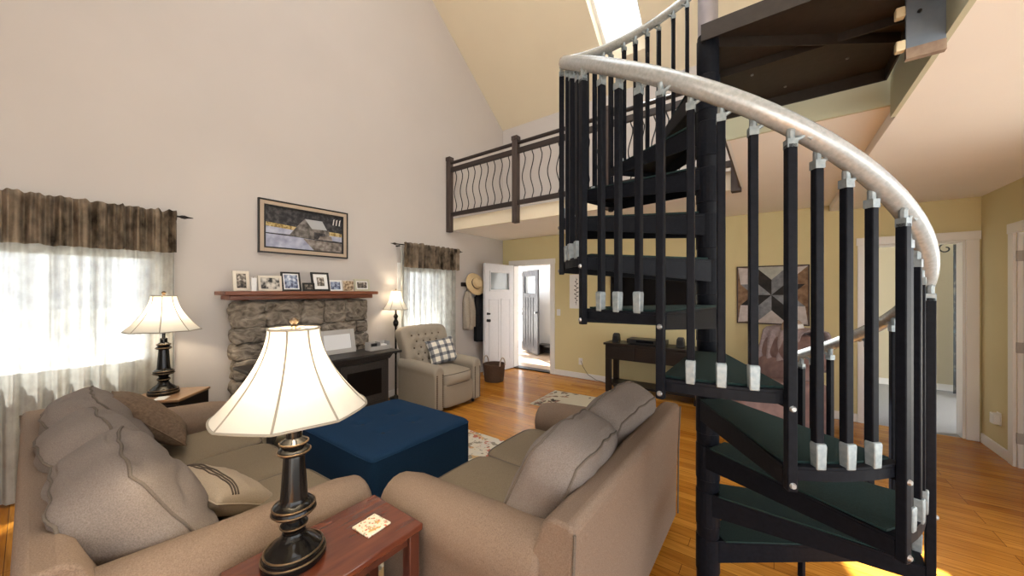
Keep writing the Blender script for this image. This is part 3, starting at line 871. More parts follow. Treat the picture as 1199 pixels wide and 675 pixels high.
table_lamp('bronze table lamp with ivory bell shade in front of the big curtained window', (-3.965, .64, .672), 1.02, 30)
FL = thing('floor_lamp', 'dark floor lamp with small ivory shade behind the tufted recliner', 'lamp', (-4.25, 3.03, 0))
g = G(); g.lathe([(.085, 0), (.09, .012), (.08, .025), (.03, .04), (.014, .06), (.012, .62), (.022, .64), (.012, .66), (.014, 1.0), (.034, 1.03), (.038, 1.07), (.018, 1.11), (.034, 1.15), (.012, 1.19), (.01, 1.30)], 24); g.done('stem', M_bronze, FL, smooth=True)
shade(FL, bell(1.245, 1.505, .168, .062), 6)
g = G(); g.lathe([(.008, 1.30), (.024, 1.34), (.024, 1.37), (.004, 1.40)], 12); g.done('bulb', M_bulb, FL, smooth=True)
g = G(); g.lathe([(.004, 1.40), (.004, 1.51), (.012, 1.52), (.004, 1.535)], 10); g.done('finial', M_gilt, FL, smooth=True)
g = G()
for k in range(3):
    a = 2 * PI * k / 3; g.tube([(0, 0, 1.503), (.061 * math.cos(a), .061 * math.sin(a), 1.503)], .002, 5)
g.done('shade_spider', M_gilt, FL)
lamp_light((-4.25, 3.03, 1.43), 9, .025)

# ------------------------------------------------------------------ tables
M_red = wood('red mahogany', (.075, .017, .009), (.135, .036, .017), 'y', .22, coat=.5)
M_redd = wood('dark mahogany', (.06, .017, .010), (.10, .03, .016), 'z', .3)
et = thing('end_table', 'red mahogany end table in the corner between the two sofas', 'table', (-1.262, .632, 0))
g = G(); g.box(-.165, .165, -.275, .275, .572, .60); g.done('tabletop', M_red, et, bevel=.006, seg=3)
for sx in (-1, 1):
    for sy in (-1, 1):
        g = G(); g.box(sx * .135 - .022, sx * .135 + .022, sy * .24 - .022, sy * .24 + .022, 0, .572); g.done('leg', M_redd, et, bevel=.003)
g = G(); g.box(-.145, -.125, -.218, .218, .50, .572); g.box(.125, .145, -.218, .218, .535, .572)
g.box(-.113, .113, -.25, -.23, .50, .572); g.box(-.113, .113, .23, .25, .50, .572); g.done('apron', M_redd, et, bevel=.002)
g = G(); g.box(-.15, .15, -.26, .26, .20, .222); g.done('shelf', M_redd, et, bevel=.003)
M_mag = noisy('glossy magazine cover', (.55, .66, .78), (.18, .22, .32), 9, .25, 0)
mg = thing('magazine', 'glossy blue magazine on the lower shelf of the red end table', 'magazine', (-1.245, .60, .2222), R(14))
g = G(); g.box(-.10, .10, -.135, .135, 0, .012); g.done('pages', M_white, mg)
g = G(); g.box(-.102, .102, -.137, .137, .012, .0128); g.done('cover', M_mag, mg)
# coaster
def floral(name, base, cols, scale, th):
    m = mat(name, base, .5); L = m.node_tree.links; b = m.node_tree.nodes['Principled BSDF']
    v = coords(m); prev = None
    for i, c in enumerate(cols):
        n = N(m, 'ShaderNodeTexNoise'); n.inputs['Scale'].default_value = scale * (1 + .35 * i); n.inputs['Detail'].default_value = 3
        mp = N(m, 'ShaderNodeMapping'); mp.inputs['Location'].default_value = (i * 5.3, i * 2.1, i); L.new(v, mp.inputs['Vector']); L.new(mp.outputs[0], n.inputs['Vector'])
        r = N(m, 'ShaderNodeValToRGB'); r.color_ramp.elements[0].position = th; r.color_ramp.elements[1].position = th + .03
        L.new(n.outputs['Fac'], r.inputs['Fac'])
        mx = N(m, 'ShaderNodeMix', data_type='RGBA'); L.new(r.outputs['Color'], mx.inputs[0])
        if prev is None: mx.inputs[6].default_value = (*base, 1)
        else: L.new(prev, mx.inputs[6])
        mx.inputs[7].default_value = (*c, 1); prev = mx.outputs[2]
    L.new(prev, b.inputs['Base Color']); return m
cs = thing('coaster', 'square cream floral coaster on the red end table', 'coaster', (-1.238, .775, .6003), R(4))
g = G(); g.box(-.05, .05, -.05, .05, 0, .008); g.done('tile', floral('cream floral tile', (.80, .74, .58), [(.62, .36, .10), (.35, .34, .22), (.55, .16, .08)], 45, .60), cs, bevel=.003)

# far end table, turned 45 degrees in the window corner
M_tan = wood('honey brown table top', (.27, .15, .075), (.36, .21, .11), 'x', .3, coat=.4)
ft = thing('side_table', 'dark two drawer side table with brown top below the window lamp', 'table', (-3.94, .66, 0), R(-42))
h = .185
g = G(); g.box(-h - .01, h + .01, -h - .01, h + .01, .65, .672); g.done('tabletop', M_tan, ft, bevel=.005)
g = G(); g.box(-h, h, -h, h, .42, .65); g.done('case', M_darkwood, ft, bevel=.003)
for k, x in enumerate((h / 2, -h / 2)):
    g = G(); g.box(h, h + .012, x - .085, x + .085, .45, .63); d = g.done('drawer', M_darkwood, ft, bevel=.003)
    g = G(); g.lathe([(.006, 0), (.013, .012), (.013, .02), (.005, .024)], 12); kn = g.done('knob', M_bolt, d, smooth=True); kn.location = (h + .012, x, .55); kn.rotation_euler = (0, R(90), 0)
for sx in (-1, 1):
    for sy in (-1, 1):
        g = G(); g.box(sx * (h - .02) - .018, sx * (h - .02) + .018, sy * (h - .02) - .018, sy * (h - .02) + .018, 0, .42); g.done('leg', M_darkwood, ft)
cd = thing('note_card', 'small white card beside the window lamp on the dark side table', 'card', (-3.80, .60, .6723), R(-30))
g = G(); g.box(-.05, .05, -.035, .035, 0, .004); g.done('paper', M_white, cd)

# ------------------------------------------------------------------ fireplace
def stone_mat():
    m = noisy('rough field stone', (.085, .068, .053), (.34, .29, .235), 6, .9, 1.0, (1, 1, 1.6), 8, .03, spec=.2, lo=.3, hi=.68, world=True)
    for n in m.node_tree.nodes:
        if n.type == 'TEX_NOISE': n.inputs['Distortion'].default_value = 1.6; n.inputs['Scale'].default_value = 8
    return m
M_stone = stone_mat(); M_mortar = noisy('mortar', (.30, .26, .21), (.38, .33, .27), 30, .95, .3)
fp = thing('stone_fireplace', 'grey brown field stone chimney breast below the mantel shelf', 'fireplace', (XL, 1.86, 0))
random.seed(5)
g = G(); g.box(.004, .16, -.665, .665, .0, 1.40); g.done('core', M_mortar, fp, bevel=.01)
z = .0
while z < 1.34:
    hh = min(random.uniform(.13, .20), 1.395 - z)
    if 1.395 - z - hh < .08: hh = 1.395 - z
    y = -.70
    while y < .69:
        ww = min(random.uniform(.18, .42), .70 - y)
        if .70 - y - ww < .12: ww = .70 - y
        dz = random.uniform(-.012, .012)
        fn = puff_fn((.17 + random.uniform(-.015, .02), ww - .003, hh - .003), 9, .06, .026, random.random() * 50, 9)
        g = G(); g.puff(fn, 10)
        for v in g.b.verts: v.co += Vector((.135, y + ww / 2, z + hh / 2))
        g.done('stone', M_stone, fp, smooth='all')
        y += ww
    z += hh
mt = thing('mantel_shelf', 'red brown wooden mantel shelf above the stone fireplace', 'shelf', (XL, 1.845, 0))
M_mantel = wood('cherry mantel wood', (.15, .045, .022), (.24, .085, .04), 'y', .35)
g = G(); g.box(.002, .33, -.785, .785, 1.462, 1.50); g.done('shelf_board', M_mantel, mt, bevel=.006)
g = G(); g.box(.002, .285, -.735, .735, 1.415, 1.462); g.done('apron', M_mantel, mt, bevel=.008)
hp = thing('hearth_pad', 'pale stone hearth pad on the floor below the stove', 'hearth', (XL, 1.99, 0))
g = G(); g.box(.24, .78, -1.02, .82, 0, .025); g.done('slab', noisy('pale limestone', (.58, .53, .44), (.68, .63, .54), 8, .6, .05), hp, bevel=.006)
sv = thing('wood_stove', 'black cabinet stove on curved legs before the stone fireplace', 'stove', (-3.84, 1.86, .032))
M_castiron = noisy('matte black cast iron', (.014, .012, .012), (.026, .022, .02), 50, .5, .1)
g = G(); g.box(-.15, .29, -.76, .76, .745, .775); g.done('top_plate', M_castiron, sv, bevel=.008, seg=3)
g = G(); g.loops([[Vector((x, y, z)) for x, y in ((-.14, -.6 * k), (-.14, .6 * k), (.24 * q, .6 * k), (.24 * q, -.6 * k))] for z, k, q in ((.16, .98, .95), (.20, 1.02, 1), (.70, 1.02, 1), (.745, 1.08, 1.08))]); bd = g.done('body', M_castiron, sv, bevel=.008)
for y in (-.3, .3):
    g = G(); g.box(.235, .262, y - .27, y + .27, .24, .68); d = g.done('door', M_castiron, sv, bevel=.006)
    g = G(); g.box(.262, .266, y - .20, y + .20, .32, .60); g.done('door_glass', mat('smoked stove glass', (.006, .005, .005), .2, spec=.1), d)
    g = G(); g.tube([(.266, y * .12 , .45), (.30, y * .12, .45), (.30, y * .12, .38)], .009, 8); g.done('handle', M_bolt, d, smooth=True)
for sx, sy in ((-1, -1), (-1, 1), (1, -1), (1, 1)):
    g = G(); x0 = -.08 if sx < 0 else .2
    g.tube([(x0, sy * .56, .20), (x0 + sx * .03, sy * .585, .14), (x0 + sx * .035, sy * .60, .08), (x0 + sx * (.02 if sx < 0 else .06), sy * .63, .0)], [.045, .036, .022, .024], 10); g.done('leg', M_castiron, sv, smooth=True)
for sy in (-1, 1):
    g = G(); g.tube([(.15, sy * .62, .70), (.15, sy * .68, .68), (.15, sy * .71, .715), (.15, sy * .735, .745)], .012, 8); g.done('bracket', M_castiron, sv, smooth=True)

# ------------------------------------------------------------------ framed pictures
def photo(name, a, b, c, scale=18):
    m = mat(name, a, .35); L = m.node_tree.links; bs = m.node_tree.nodes['Principled BSDF']
    n = N(m, 'ShaderNodeTexNoise'); n.inputs['Scale'].default_value = scale; n.inputs['Detail'].default_value = 3; L.new(coords(m), n.inputs['Vector'])
    r = N(m, 'ShaderNodeValToRGB'); r.color_ramp.elements[0].position = .36; r.color_ramp.elements[0].color = (*a, 1); r.color_ramp.elements[1].position = .66; r.color_ramp.elements[1].color = (*c, 1)
    e = r.color_ramp.elements.new(.5); e.color = (*b, 1)
    L.new(n.outputs['Fac'], r.inputs['Fac']); L.new(r.outputs['Color'], bs.inputs['Base Color']); return m
PH_bw = photo('dark photograph', (.02, .02, .02), (.14, .12, .10), (.55, .5, .45), 30)
PH_blue = photo('blue group photograph', (.05, .06, .12), (.30, .36, .50), (.70, .74, .80), 26)
PH_pale = photo('pale photograph', (.03, .03, .03), (.60, .56, .50), (.82, .78, .72), 14)
PH_warm = photo('warm patterned print', (.08, .05, .03), (.35, .24, .14), (.72, .62, .45), 34)
M_black = mat('black frame', (.012, .012, .013), .35)
M_cream = mat('cream frame', (.72, .65, .55), .5)
M_whitef = mat('white frame', (.80, .79, .78), .4)
M_sagef = mat('weathered sage frame', (.50, .48, .36), .6)
M_greyf = mat('grey washed frame', (.42, .40, .38), .6)
def frame(label, loc, w, h, bw, fm, pm, mb=0, rz=90, tilt=11, th=.018, cat='picture', name='photo_frame', grp=None):
    r = thing(name, label, cat, loc, rot=(0, 0, R(rz)))
    T_ = Matrix.Rotation(R(-tilt), 4, 'X')
    def put(nm, mt_, parent, boxes, bev=0):
        g = G()
        for b in boxes: g.box(*b, M=T_)
        return g.done(nm, mt_, parent, bevel=bev)
    z0 = .004
    fr = put('frame', fm, r, [(-w / 2, -w / 2 + bw, 0, th, z0, h), (w / 2 - bw, w / 2, 0, th, z0, h), (-w / 2 + bw, w / 2 - bw, 0, th, z0, z0 + bw), (-w / 2 + bw, w / 2 - bw, 0, th, h - bw, h)], .002)
    if mb:
        put('mat_board', M_whitef, r, [(-w / 2 + bw, w / 2 - bw, .006, th - .002, z0 + bw, h - bw)])
        put('photo', pm, r, [(-w / 2 + bw + mb, w / 2 - bw - mb, .004, .006, z0 + bw + mb, h - bw - mb)])
    else:
        put('photo', pm, r, [(-w / 2 + bw, w / 2 - bw, .006, th - .002, z0 + bw, h - bw)])
    if tilt > 2:
        g = G(); q = h * .75
        a = T_ @ Vector((0, th, q)); g.tube([a, (0, a.y + .05 + .04 * q, .005)], .006, sq=True); g.done('easel_back', fm, r)
    return r
MZ = 1.5
grp = None
frame('tall cream frame with dark photo at the left end of the mantel', (-4.20, 1.235, MZ), .135, .205, .028, M_cream, PH_bw)
frame('pale frame with animal picture, wide and cream, on the mantel', (-4.175, 1.475, MZ), .215, .165, .022, M_cream, PH_pale, .0)
tag_ = thing('candle_block', 'narrow white block candle in front of the cream frames on the mantel', 'candle', (-4.11, 1.30, MZ))
g = G(); g.box(-.022, .022, -.022, .022, 0, .13); g.done('wax', M_whitef, tag_, bevel=.004)
g = G(); g.tube([(0, 0, .13), (0, 0, .142)], .0015, 6); g.done('wick', M_black, tag_)
frame('large black frame with bluish group photo on the mantel', (-4.17, 1.675, MZ), .19, .215, .018, M_black, PH_blue, .012, tilt=14)
frame('smallest black frame, between the two large black frames on the mantel', (-4.13, 1.83, MZ), .125, .095, .018, M_black, PH_bw, tilt=10)
frame('black frame with wide white mat on the mantel', (-4.17, 1.985, MZ), .20, .225, .022, M_black, PH_bw, .038, tilt=14)
frame('small white frame with blue photo on the mantel', (-4.18, 2.155, MZ), .155, .135, .018, M_whitef, PH_blue)
bk_ = thing('decor_block', 'small brown patterned block on the mantel between white and sage frames', 'ornament', (-4.18, 2.305, MZ), R(90))
g = G(); g.box(-.068, .068, 0, .045, 0, .13); g.done('block', M_cream, bk_, bevel=.004)
g = G(); g.box(-.062, .062, -.002, 0, .006, .124); g.done('front', PH_warm, bk_)
frame('sage green frame with photo at the right end of the mantel', (-4.19, 2.50, MZ), .205, .155, .024, M_sagef, PH_bw, .014, tilt=9)
frame('grey washed empty white frame standing on the stove', (-3.87, 2.03, .8035), .40, .27, .05, M_greyf, mat('blank white print', (.74, .75, .77), .4), tilt=12)
tr = thing('caddy', 'small grey box caddy holding white notes on the stove', 'box', (-3.80, 2.46, .80), R(90))
g = G(); w, d, hh, t = .13, .06, .10, .008
g.box(-w, w, -d, d, 0, t); g.box(-w, w, -d, -d + t, t, hh * .55); g.box(-w, w, d - t, d, t, hh); g.box(-w, -w + t, -d + t, d - t, t, hh); g.box(w - t, w, -d + t, d - t, t, hh); g.box(-.004, .004, -d + t, d - t, t, hh)
g.done('box', M_greyf, tr)
g = G(); g.box(.02, .10, -.03, .03, t, .065); g.done('note_stack', M_whitef, tr)
g = G(); g.box(-.10, -.03, -.03, .03, t, .085); g.done('card_stack', M_black, tr)

# big landscape above the mantel
PW, PHh, pz = .975, .578, 1.912
pt = thing('landscape_picture', 'wide framed landscape with old barn and snow above the mantel', 'picture', (XL, 1.907, pz), R(90))
M_linen = mat('tan frame liner', (.46, .36, .27), .7)
def rect(g, x0, x1, y0, y1, z0, z1): g.box(x0, x1, y0, y1, z0, z1)
def ring(nm, m, w0, h0, w1, h1, y0, y1, par, off=0):
    g = G(); c = PHh / 2
    g.box(-w0, -w1, y0, y1, c - h0, c + h0); g.box(w1, w0, y0, y1, c - h0, c + h0); g.box(-w1, w1, y0, y1, c + h1, c + h0); g.box(-w1, w1, y0, y1, c - h0, c - h1)
    return g.done(nm, m, par, bevel=.002)
W2_, H2_ = PW / 2, PHh / 2
ring('frame', M_black, W2_, H2_, W2_ - .016, H2_ - .016, -.03, -.002, pt)
ring('liner', M_linen, W2_ - .016, H2_ - .016, W2_ - .055, H2_ - .055, -.024, -.004, pt)
ring('inner_frame', M_black, W2_ - .055, H2_ - .055, W2_ - .07, H2_ - .07, -.026, -.005, pt)
ms = [photo('dark winter woods', (.006, .007, .01), (.02, .02, .026), (.07, .065, .07), 22),
      photo('dry reeds', (.20, .13, .04), (.45, .33, .12), (.62, .52, .30), 40),
      photo('blue snow', (.26, .27, .38), (.36, .38, .50), (.48, .50, .60), 10),
      photo('barn wall', (.05, .045, .04), (.13, .115, .105), (.24, .22, .21), 20), mat('barn roof snow', (.42, .43, .45), .8), photo('brown bank', (.10, .08, .07), (.20, .17, .15), (.33, .30, .28), 18), mat('birch white', (.75, .74, .70), .8)]
g = G(); iw_, ih = W2_ - .07, H2_ - .07; c = PHh / 2
def q4(mi, pts, y):
    g.mi = mi
    P = [Vector((x * iw_, -.008 - y, c + z_ * ih)) for x, z_ in pts]
    V = [g.b.verts.new(p) for p in P]; g.face(V)
# local +x looks to the right in the picture
q4(0, [(-1, 0), (1, 0), (1, 1), (-1, 1)], 0)
q4(1, [(-1, -.12), (1, -.12), (1, .08), (.4, .12), (-.3, .14), (-1, .22)], .0006)
q4(2, [(-1, -1), (1, -1), (1, -.12), (.3, -.10), (-1, .02)], .0012)
q4(5, [(-.1, -.42), (1, -.5), (1, -1), (.2, -1)], .0018)
q4(0, [(-1, -.36), (-.3, -.38), (.4, -.46), (1, -.50), (1, -.40), (.4, -.36), (-.4, -.30), (-1, -.31)], .0024)
q4(3, [(-.45, -.34), (.12, -.40), (.12, .2), (-.05, .62), (-.22, .25)], .003)
q4(3, [(.12, -.4), (.62, -.38), (.62, .18), (.12, .2)], .003)
q4(4, [(-.05, .62), (.42, .62), (.56, .16), (.14, .14)], .0036)
q4(0, [(.20, -.38), (.5, -.38), (.5, -.04), (.20, -.02)], .0036)
q4(5, [(.3, -.40), (.72, -.40), (.68, -.15), (.36, -.2)], .0042)
for k in range(3):
    x = .72 + .09 * k; q4(6, [(x, .50), (x + .025, .50), (x + .055, .86), (x + .02, .80)], .0042)
pic = g.done('canvas', ms, pt)

# ------------------------------------------------------------------ curtains
M_rod = mat('dark bronze rod', (.02, .015, .012), .4, .6)
def curtain(label, rodlabel, y0, y1, ry0, ry1, zb, zval, seed, freq):
    rx = XL + .085; zr = 2.17
    r = thing('curtain_rod', rodlabel, 'curtain rod', (rx, 0, zr))
    g = G(); g.tube([(0, ry0, 0), (0, ry1, 0)], .008, 10); g.done('rod', M_rod, r, smooth=True)
    for y, s in ((ry0, -1), (ry1, 1)):
        g = G(); g.tube([(0, y - s * .005, 0), (0, y + s * .008, 0), (0, y + s * .03, 0), (0, y + s * .055, 0), (0, y + s * .09, 0)], [.008, .014, .017, .008, .003], 10); g.done('finial', M_rod, r, smooth=True)
    for y in (ry0 + .06, ry1 - .06):
        g = G(); g.box(-.083, .0, y - .008, y + .008, -.03, -.012); g.done('bracket', M_rod, r)
    c = thing('curtain', label, 'curtain', (rx, 0, 0))
    random.seed(seed)
    def off(y, z, am, o=0):
        am *= 1.25
        t = (2.17 - z) / 2.0
        return am * (math.sin(y * freq + 2.2 * noise.noise(Vector((y * 3, seed, 0)))) * (.8 + .3 * t) + .45 * math.sin(y * freq * 2.3 + seed + t * 1.2) + .6 * noise.noise(Vector((y * 9, z * .7, seed + o))))
    nu = int((y1 - y0) * 130)
    def fn(u, v):
        y = y0 + (y1 - y0) * u; z = 2.155 + (zb - 2.155) * v
        pinch = min(1, (2.155 - z) / .12)
        return Vector((.012 + off(y, z, .018 * (.35 + .65 * pinch)), y + .006 * math.sin(y * 31), z))
    g = G(); g.grid(fn, nu, 22); g.done('sheer_panel', M_sheer, c, smooth='all')
    def fv(u, v):  # overlay that darkens the curtain top, where no window light comes through
        y = y0 + .01 + (y1 - y0 - .02) * u; z = 2.20 + (zval + .012 * noise.noise(Vector((y * 14, seed, 3))) - 2.20) * v
        hd = .010 * math.sin(y * 160) * (1 if z > 2.12 else .25) + .012 * abs(math.sin(y * 41 + seed)) * (1 if z < 2.1 else .3)
        bulge_ = .016 if 2.12 < z < 2.19 else 0
        return Vector((.060 + off(y, z, .034) + hd + bulge_, y, z + (.022 * noise.noise(Vector((y * 30, seed, 9))) if v < .01 else 0)))
    g = G(); g.grid(fv, nu * 2, 16); o = g.done('unlit_header', M_val, c, smooth='all'); o['label'] = 'gathered brown curtain top, darkened for lack of window light behind'
curtain('wide taupe sheer curtain over the big window behind the long sofa', 'dark rod with spear tip over the big window', -1.45, .765, -1.5, .80, .02, 1.835, 2, 62)
curtain('narrow taupe sheer curtain over the small window behind the tufted recliner', 'short dark rod with spear tips over the small window', 3.13, 4.24, 3.07, 4.31, .14, 1.845, 5, 62)

# ------------------------------------------------------------------ entry corner
dl = struct(thing('door_1', 'white front door standing open against the left wall', None, (-4.115, 5.60, 0)))
g = G(); x0, x1 = -.022, .022; yy0, yy1 = -.845, 0
# leaf with a glazed light near the top
gy0, gy1, gz0, gz1 = -.70, -.15, 1.53, 1.84
for b in ((yy0, gy0, .015, 2.0), (gy1, yy1, .015, 2.0), (gy0, gy1, .015, gz0), (gy0, gy1, gz1, 2.0)): g.box(x0, x1, b[0], b[1], b[2], b[3])
bmesh.ops.remove_doubles(g.b, verts=g.b.verts[:], dist=1e-5); clean_wall(g)
g.done('leaf', M_door, dl)
g = G()
for y in (-.60, -.47, -.34, -.21): pass
for (a, b, z0_, z1_) in ((-.74, -.45, .20, 1.36), (-.395, -.105, .20, 1.36)):
    g.box(x1, x1 + .006, a, a + .02, z0_, z1_); g.box(x1, x1 + .006, b - .02, b, z0_, z1_); g.box(x1, x1 + .006, a + .02, b - .02, z0_, z0_ + .02); g.box(x1, x1 + .006, a + .02, b - .02, z1_ - .02, z1_)
g.done('panel_moulding', M_door, dl, bevel=.002)
g = G(); t = .03
for xs in (x1,):
    g.box(xs, xs + .012, gy0 - t, gy0, gz0 - t, gz1 + t); g.box(xs, xs + .012, gy1, gy1 + t, gz0 - t, gz1 + t); g.box(xs, xs + .012, gy0, gy1, gz1, gz1 + t); g.box(xs, xs + .012, gy0, gy1, gz0 - t, gz0)
g.done('light_frame', M_door, dl, bevel=.003)
g = G(); g.box(-.003, .003, gy0, gy1, gz0, gz1); g.done('pane', mat('grey door glass', (.22, .26, .28), .08, spec=.8), dl)
for z, rr in ((.98, .028), (1.10, .022)):
    g = G(); g.lathe([(rr, 0), (rr, .008), (.011, .012), (.011, .03), (.027 if z < 1 else .016, .04), (.027 if z < 1 else .016, .055), (.01, .062)], 16); o = g.done('knob' if z < 1 else 'deadbolt', M_iron, dl, smooth=True); o.location = (x1, -.78, z); o.rotation_euler = (0, R(90), 0)

# dark outer door standing open in the porch
pd = struct(thing('door_2', 'dark wooden porch door standing open with a glazed top', None, (-5.12, 7.40, 0), R(-30)))
M_pdoor = wood('dark stained door', (.02, .019, .022), (.06, .056, .062), 'z', .25)
g = G(); wd = .85
for b in ((0, .13, .03, 2.0), (wd - .13, wd, .03, 2.0), (.13, wd - .13, .03, 1.45), (.13, wd - .13, 1.86, 2.0)): g.box(b[0], b[1], -.022, .022, b[2], b[3])
g.done('leaf', M_pdoor, pd)
g = G(); g.box(.13, wd - .13, -.004, .004, 1.45, 1.86); g.done('pane', M_glass, pd)
g = G()
for x in (.20, .34, .48, .62): g.box(x, x + .012, -.03, -.022, .2, 1.36)
g.done('plank_groove', M_black, pd)
g = G(); g.tube([(wd - .06, -.022, 1.0), (wd - .06, -.07, 1.0)], [.014, .028], 12); g.done('knob', M_bolt, pd, smooth=True)
bn = thing('boot_bench', 'low dark bench against the white porch wall', 'bench', (-3.95, 7.27, 0))
g = G(); g.box(-.6, .55, -.14, .14, .19, .24); g.done('seat', M_darkwood, bn, bevel=.005)
for x in (-.55, .5):
    g = G(); g.box(x - .02, x + .02, -.13, .13, 0, .19); g.done('leg', M_darkwood, bn)
g = G(); g.box(-.53, .48, .05, .07, .02, .19); g.done('back_panel', M_darkwood, bn)

g = G(); g.box(ED[0] + .02, ED[1] - .02, YB - .01, YB + T, 0, .018); struct(g.done('trim_9', M_darkwood), 'dark threshold of the entry door')
# hat and coats on a peg rail
M_straw = noisy('woven straw', (.50, .36, .19), (.62, .47, .27), 120, .8, .4)
pr = thing('coat_hooks', 'dark peg rail on the left wall above the coats', 'coat hooks', (XL, 4.68, 1.62))
g = G(); g.box(.002, .02, -.24, .24, -.035, .035); g.done('rail', M_railwood, pr, bevel=.003)
for y in (-.16, 0, .14):
    g = G(); g.tube([(.02, y, 0), (.06, y, 0), (.07, y, .03)], .007, 8); g.done('hook', M_iron, pr, smooth=True)
ht = thing('straw_hat', 'straw sun hat with dark band hanging on the left wall', 'hat', (XL + .15, 4.66, 1.63), rot=(0, R(72), R(-8)))
g = G(); g.lathe([(.205, -.012), (.19, .0), (.13, .006), (.098, .010), (.092, .03), (.088, .075), (.07, .10), (.03, .108), (.001, .108)], 36, cap=False); g.done('straw', M_straw, ht, smooth='all', solid=.004)
g = G(); g.lathe([(.100, .012), (.0965, .035)], 36, cap=False); g.done('band', mat('brown hat band', (.08, .05, .03), .7), ht, smooth='all', solid=.003)
def coat(label, y, x, w, zt, zb, m, seed):
    c = thing('coat', label, 'coat', (XL, y, 0))
    def ringf(z, t):
        ww = w * (.35 + .65 * min(1, t * 3.5)) * (1 - .15 * t); dd = .05 + .05 * min(1, t * 3)
        return [Vector((x + dd * math.cos(a) * (1 + .25 * math.sin(5 * a + seed)), ww / 2 * math.sin(a) * (1 + .12 * math.sin(7 * a + seed + t)), z)) for a in [2 * PI * k / 28 for k in range(28)]]
    g = G(); g.loops([ringf(zt + (zb - zt) * k / 16, k / 16) for k in range(17)]); g.done('body', m, c, smooth='all')
    for s in (-1, 1):
        g = G(); g.tube([(x + .02, s * w * .36, zt - .12), (x + .05, s * w * .46, zt - .35), (x + .06, s * w * .44, zt - .62)], [.05, .05, .042], 10); g.done('sleeve', m, c, smooth=True)
    g = G(); g.tube([(x + .02, 0, zt - .02), (x - .02, 0, zt + .05), (x - .03, 0, zt + .02)], .008, 6); g.done('hanging_loop', m, c)
coat('pale taupe jacket hanging below the straw hat', 4.53, .085, .16, 1.50, .83, fabric('taupe jacket cloth', (.30, .25, .20), (.38, .33, .27), 60), 1)
coat('long black coat hanging between the straw hat and the front door', 4.83, .085, .24, 1.52, .60, fabric('black coat cloth', (.010, .010, .012), (.02, .02, .022), 60), 3)

# basket
M_wick = noisy('dark wicker', (.05, .026, .014), (.11, .06, .034), 90, .8, .6)
bs = thing('wicker_basket', 'brown wicker basket with loop handles beside the front door', 'basket', (-3.78, 4.62, 0))
g = G()
prof = []
for k in range(15): prof.append((.155 + .03 * k / 14 + (.006 if k % 2 else 0), .29 * k / 14))
prof += [(.175, .29), (.15, .03)]
g.lathe(prof, 36, cap=False); g.lathe([(.15, .0), (.15, .03)], 36); g.done('body', M_wick, bs, smooth=True, angle=60)
for s in (-1, 1):
    g = G(); g.tube([(s * .18, .07 * math.cos(a), .27 + .13 * math.sin(a)) for a in [PI * k / 12 for k in range(13)]], .011, 8); g.done('handle', noisy('pale rope', (.40, .33, .27), (.5, .43, .36), 120, .9, .4), bs, smooth=True)

# sign, switch, outlets
sg = thing('wall_sign', 'narrow white sign with black pattern beside the television', 'sign', (-2.775, YB, 1.20))
g = G(); g.box(-.11, .11, -.018, -.002, 0, .59); g.done('board', M_whitef, sg, bevel=.002)
g = G(); random.seed(3)
g.box(.018, .024, -.0195, -.018, .06, .53)
for k in range(12):
    z = .09 + k * .036; s = 1 if k % 2 else -1; l = .045 * math.sin(PI * (k + 2) / 15)
    g.prism([(.021, z), (.021 + s * l, z + .012), (.021 + s * l * .9, z + .03), (.021 + s * .004, z + .014)], 'y', -.0195, -.018)
g.done('print', M_black, sg)
def plate(label, loc, rz, name='light_switch', cat='switch', tog=True):
    r = thing(name, label, cat, loc, rz)
    g = G(); g.box(-.036, .036, -.007, -.001, -.058, .058); g.done('plate', M_whitef, r, bevel=.002)
    g = G()
    if tog: g.box(-.014, .014, -.011, -.007, -.03, .03)
    else:
        for z in (-.026, .026): g.box(-.015, .015, -.009, -.007, z - .015, z + .015)
    g.done('rocker' if tog else 'socket_face', M_white, r, bevel=.001)
plate('white light switch beside the entry doorway', (-3.11, YB, 1.12), 0)
plate('white outlet with cords below the white sign', (-2.68, YB, .29), 0, 'wall_outlet', 'outlet', False)
plate('wall outlet between the stove and the tufted recliner', (XL, 2.93, .33), R(90), 'wall_outlet', 'outlet', False)
ad = thing('outlet_adapter', 'white plug in unit low on the wall beside the right door', 'plug', (XR, 5.27, .33), R(-90))
g = G(); g.box(-.036, .036, -.007, -.001, -.058, .058); g.done('plate', M_whitef, ad)
g = G(); g.box(-.038, .038, -.05, -.007, -.05, .05); g.done('body', M_white, ad, bevel=.008)
M_cord = mat('grey cable', (.16, .14, .10), .6)
cb = thing('power_cord', 'grey cable looping from the outlet to the television console', 'cord', (-2.66, YB, 0))
g = G(); g.box(-.022, .006, -.035, -.0085, .30, .33); g.done('plug', M_whitef, cb)
g = G(); P = [Vector((0, -.03, .31)), Vector((.05, -.06, .22)), Vector((.15, -.08, .10)), Vector((.30, -.09, .035)), Vector((.48, -.09, .012)), Vector((.60, -.09, .012))]
Q = []
for i in range(len(P) - 1):
    for k in range(6): Q.append(P[i].lerp(P[i + 1], k / 6))
g.tube(Q, .005, 6); g.done('cable', M_cord, cb, smooth=True)

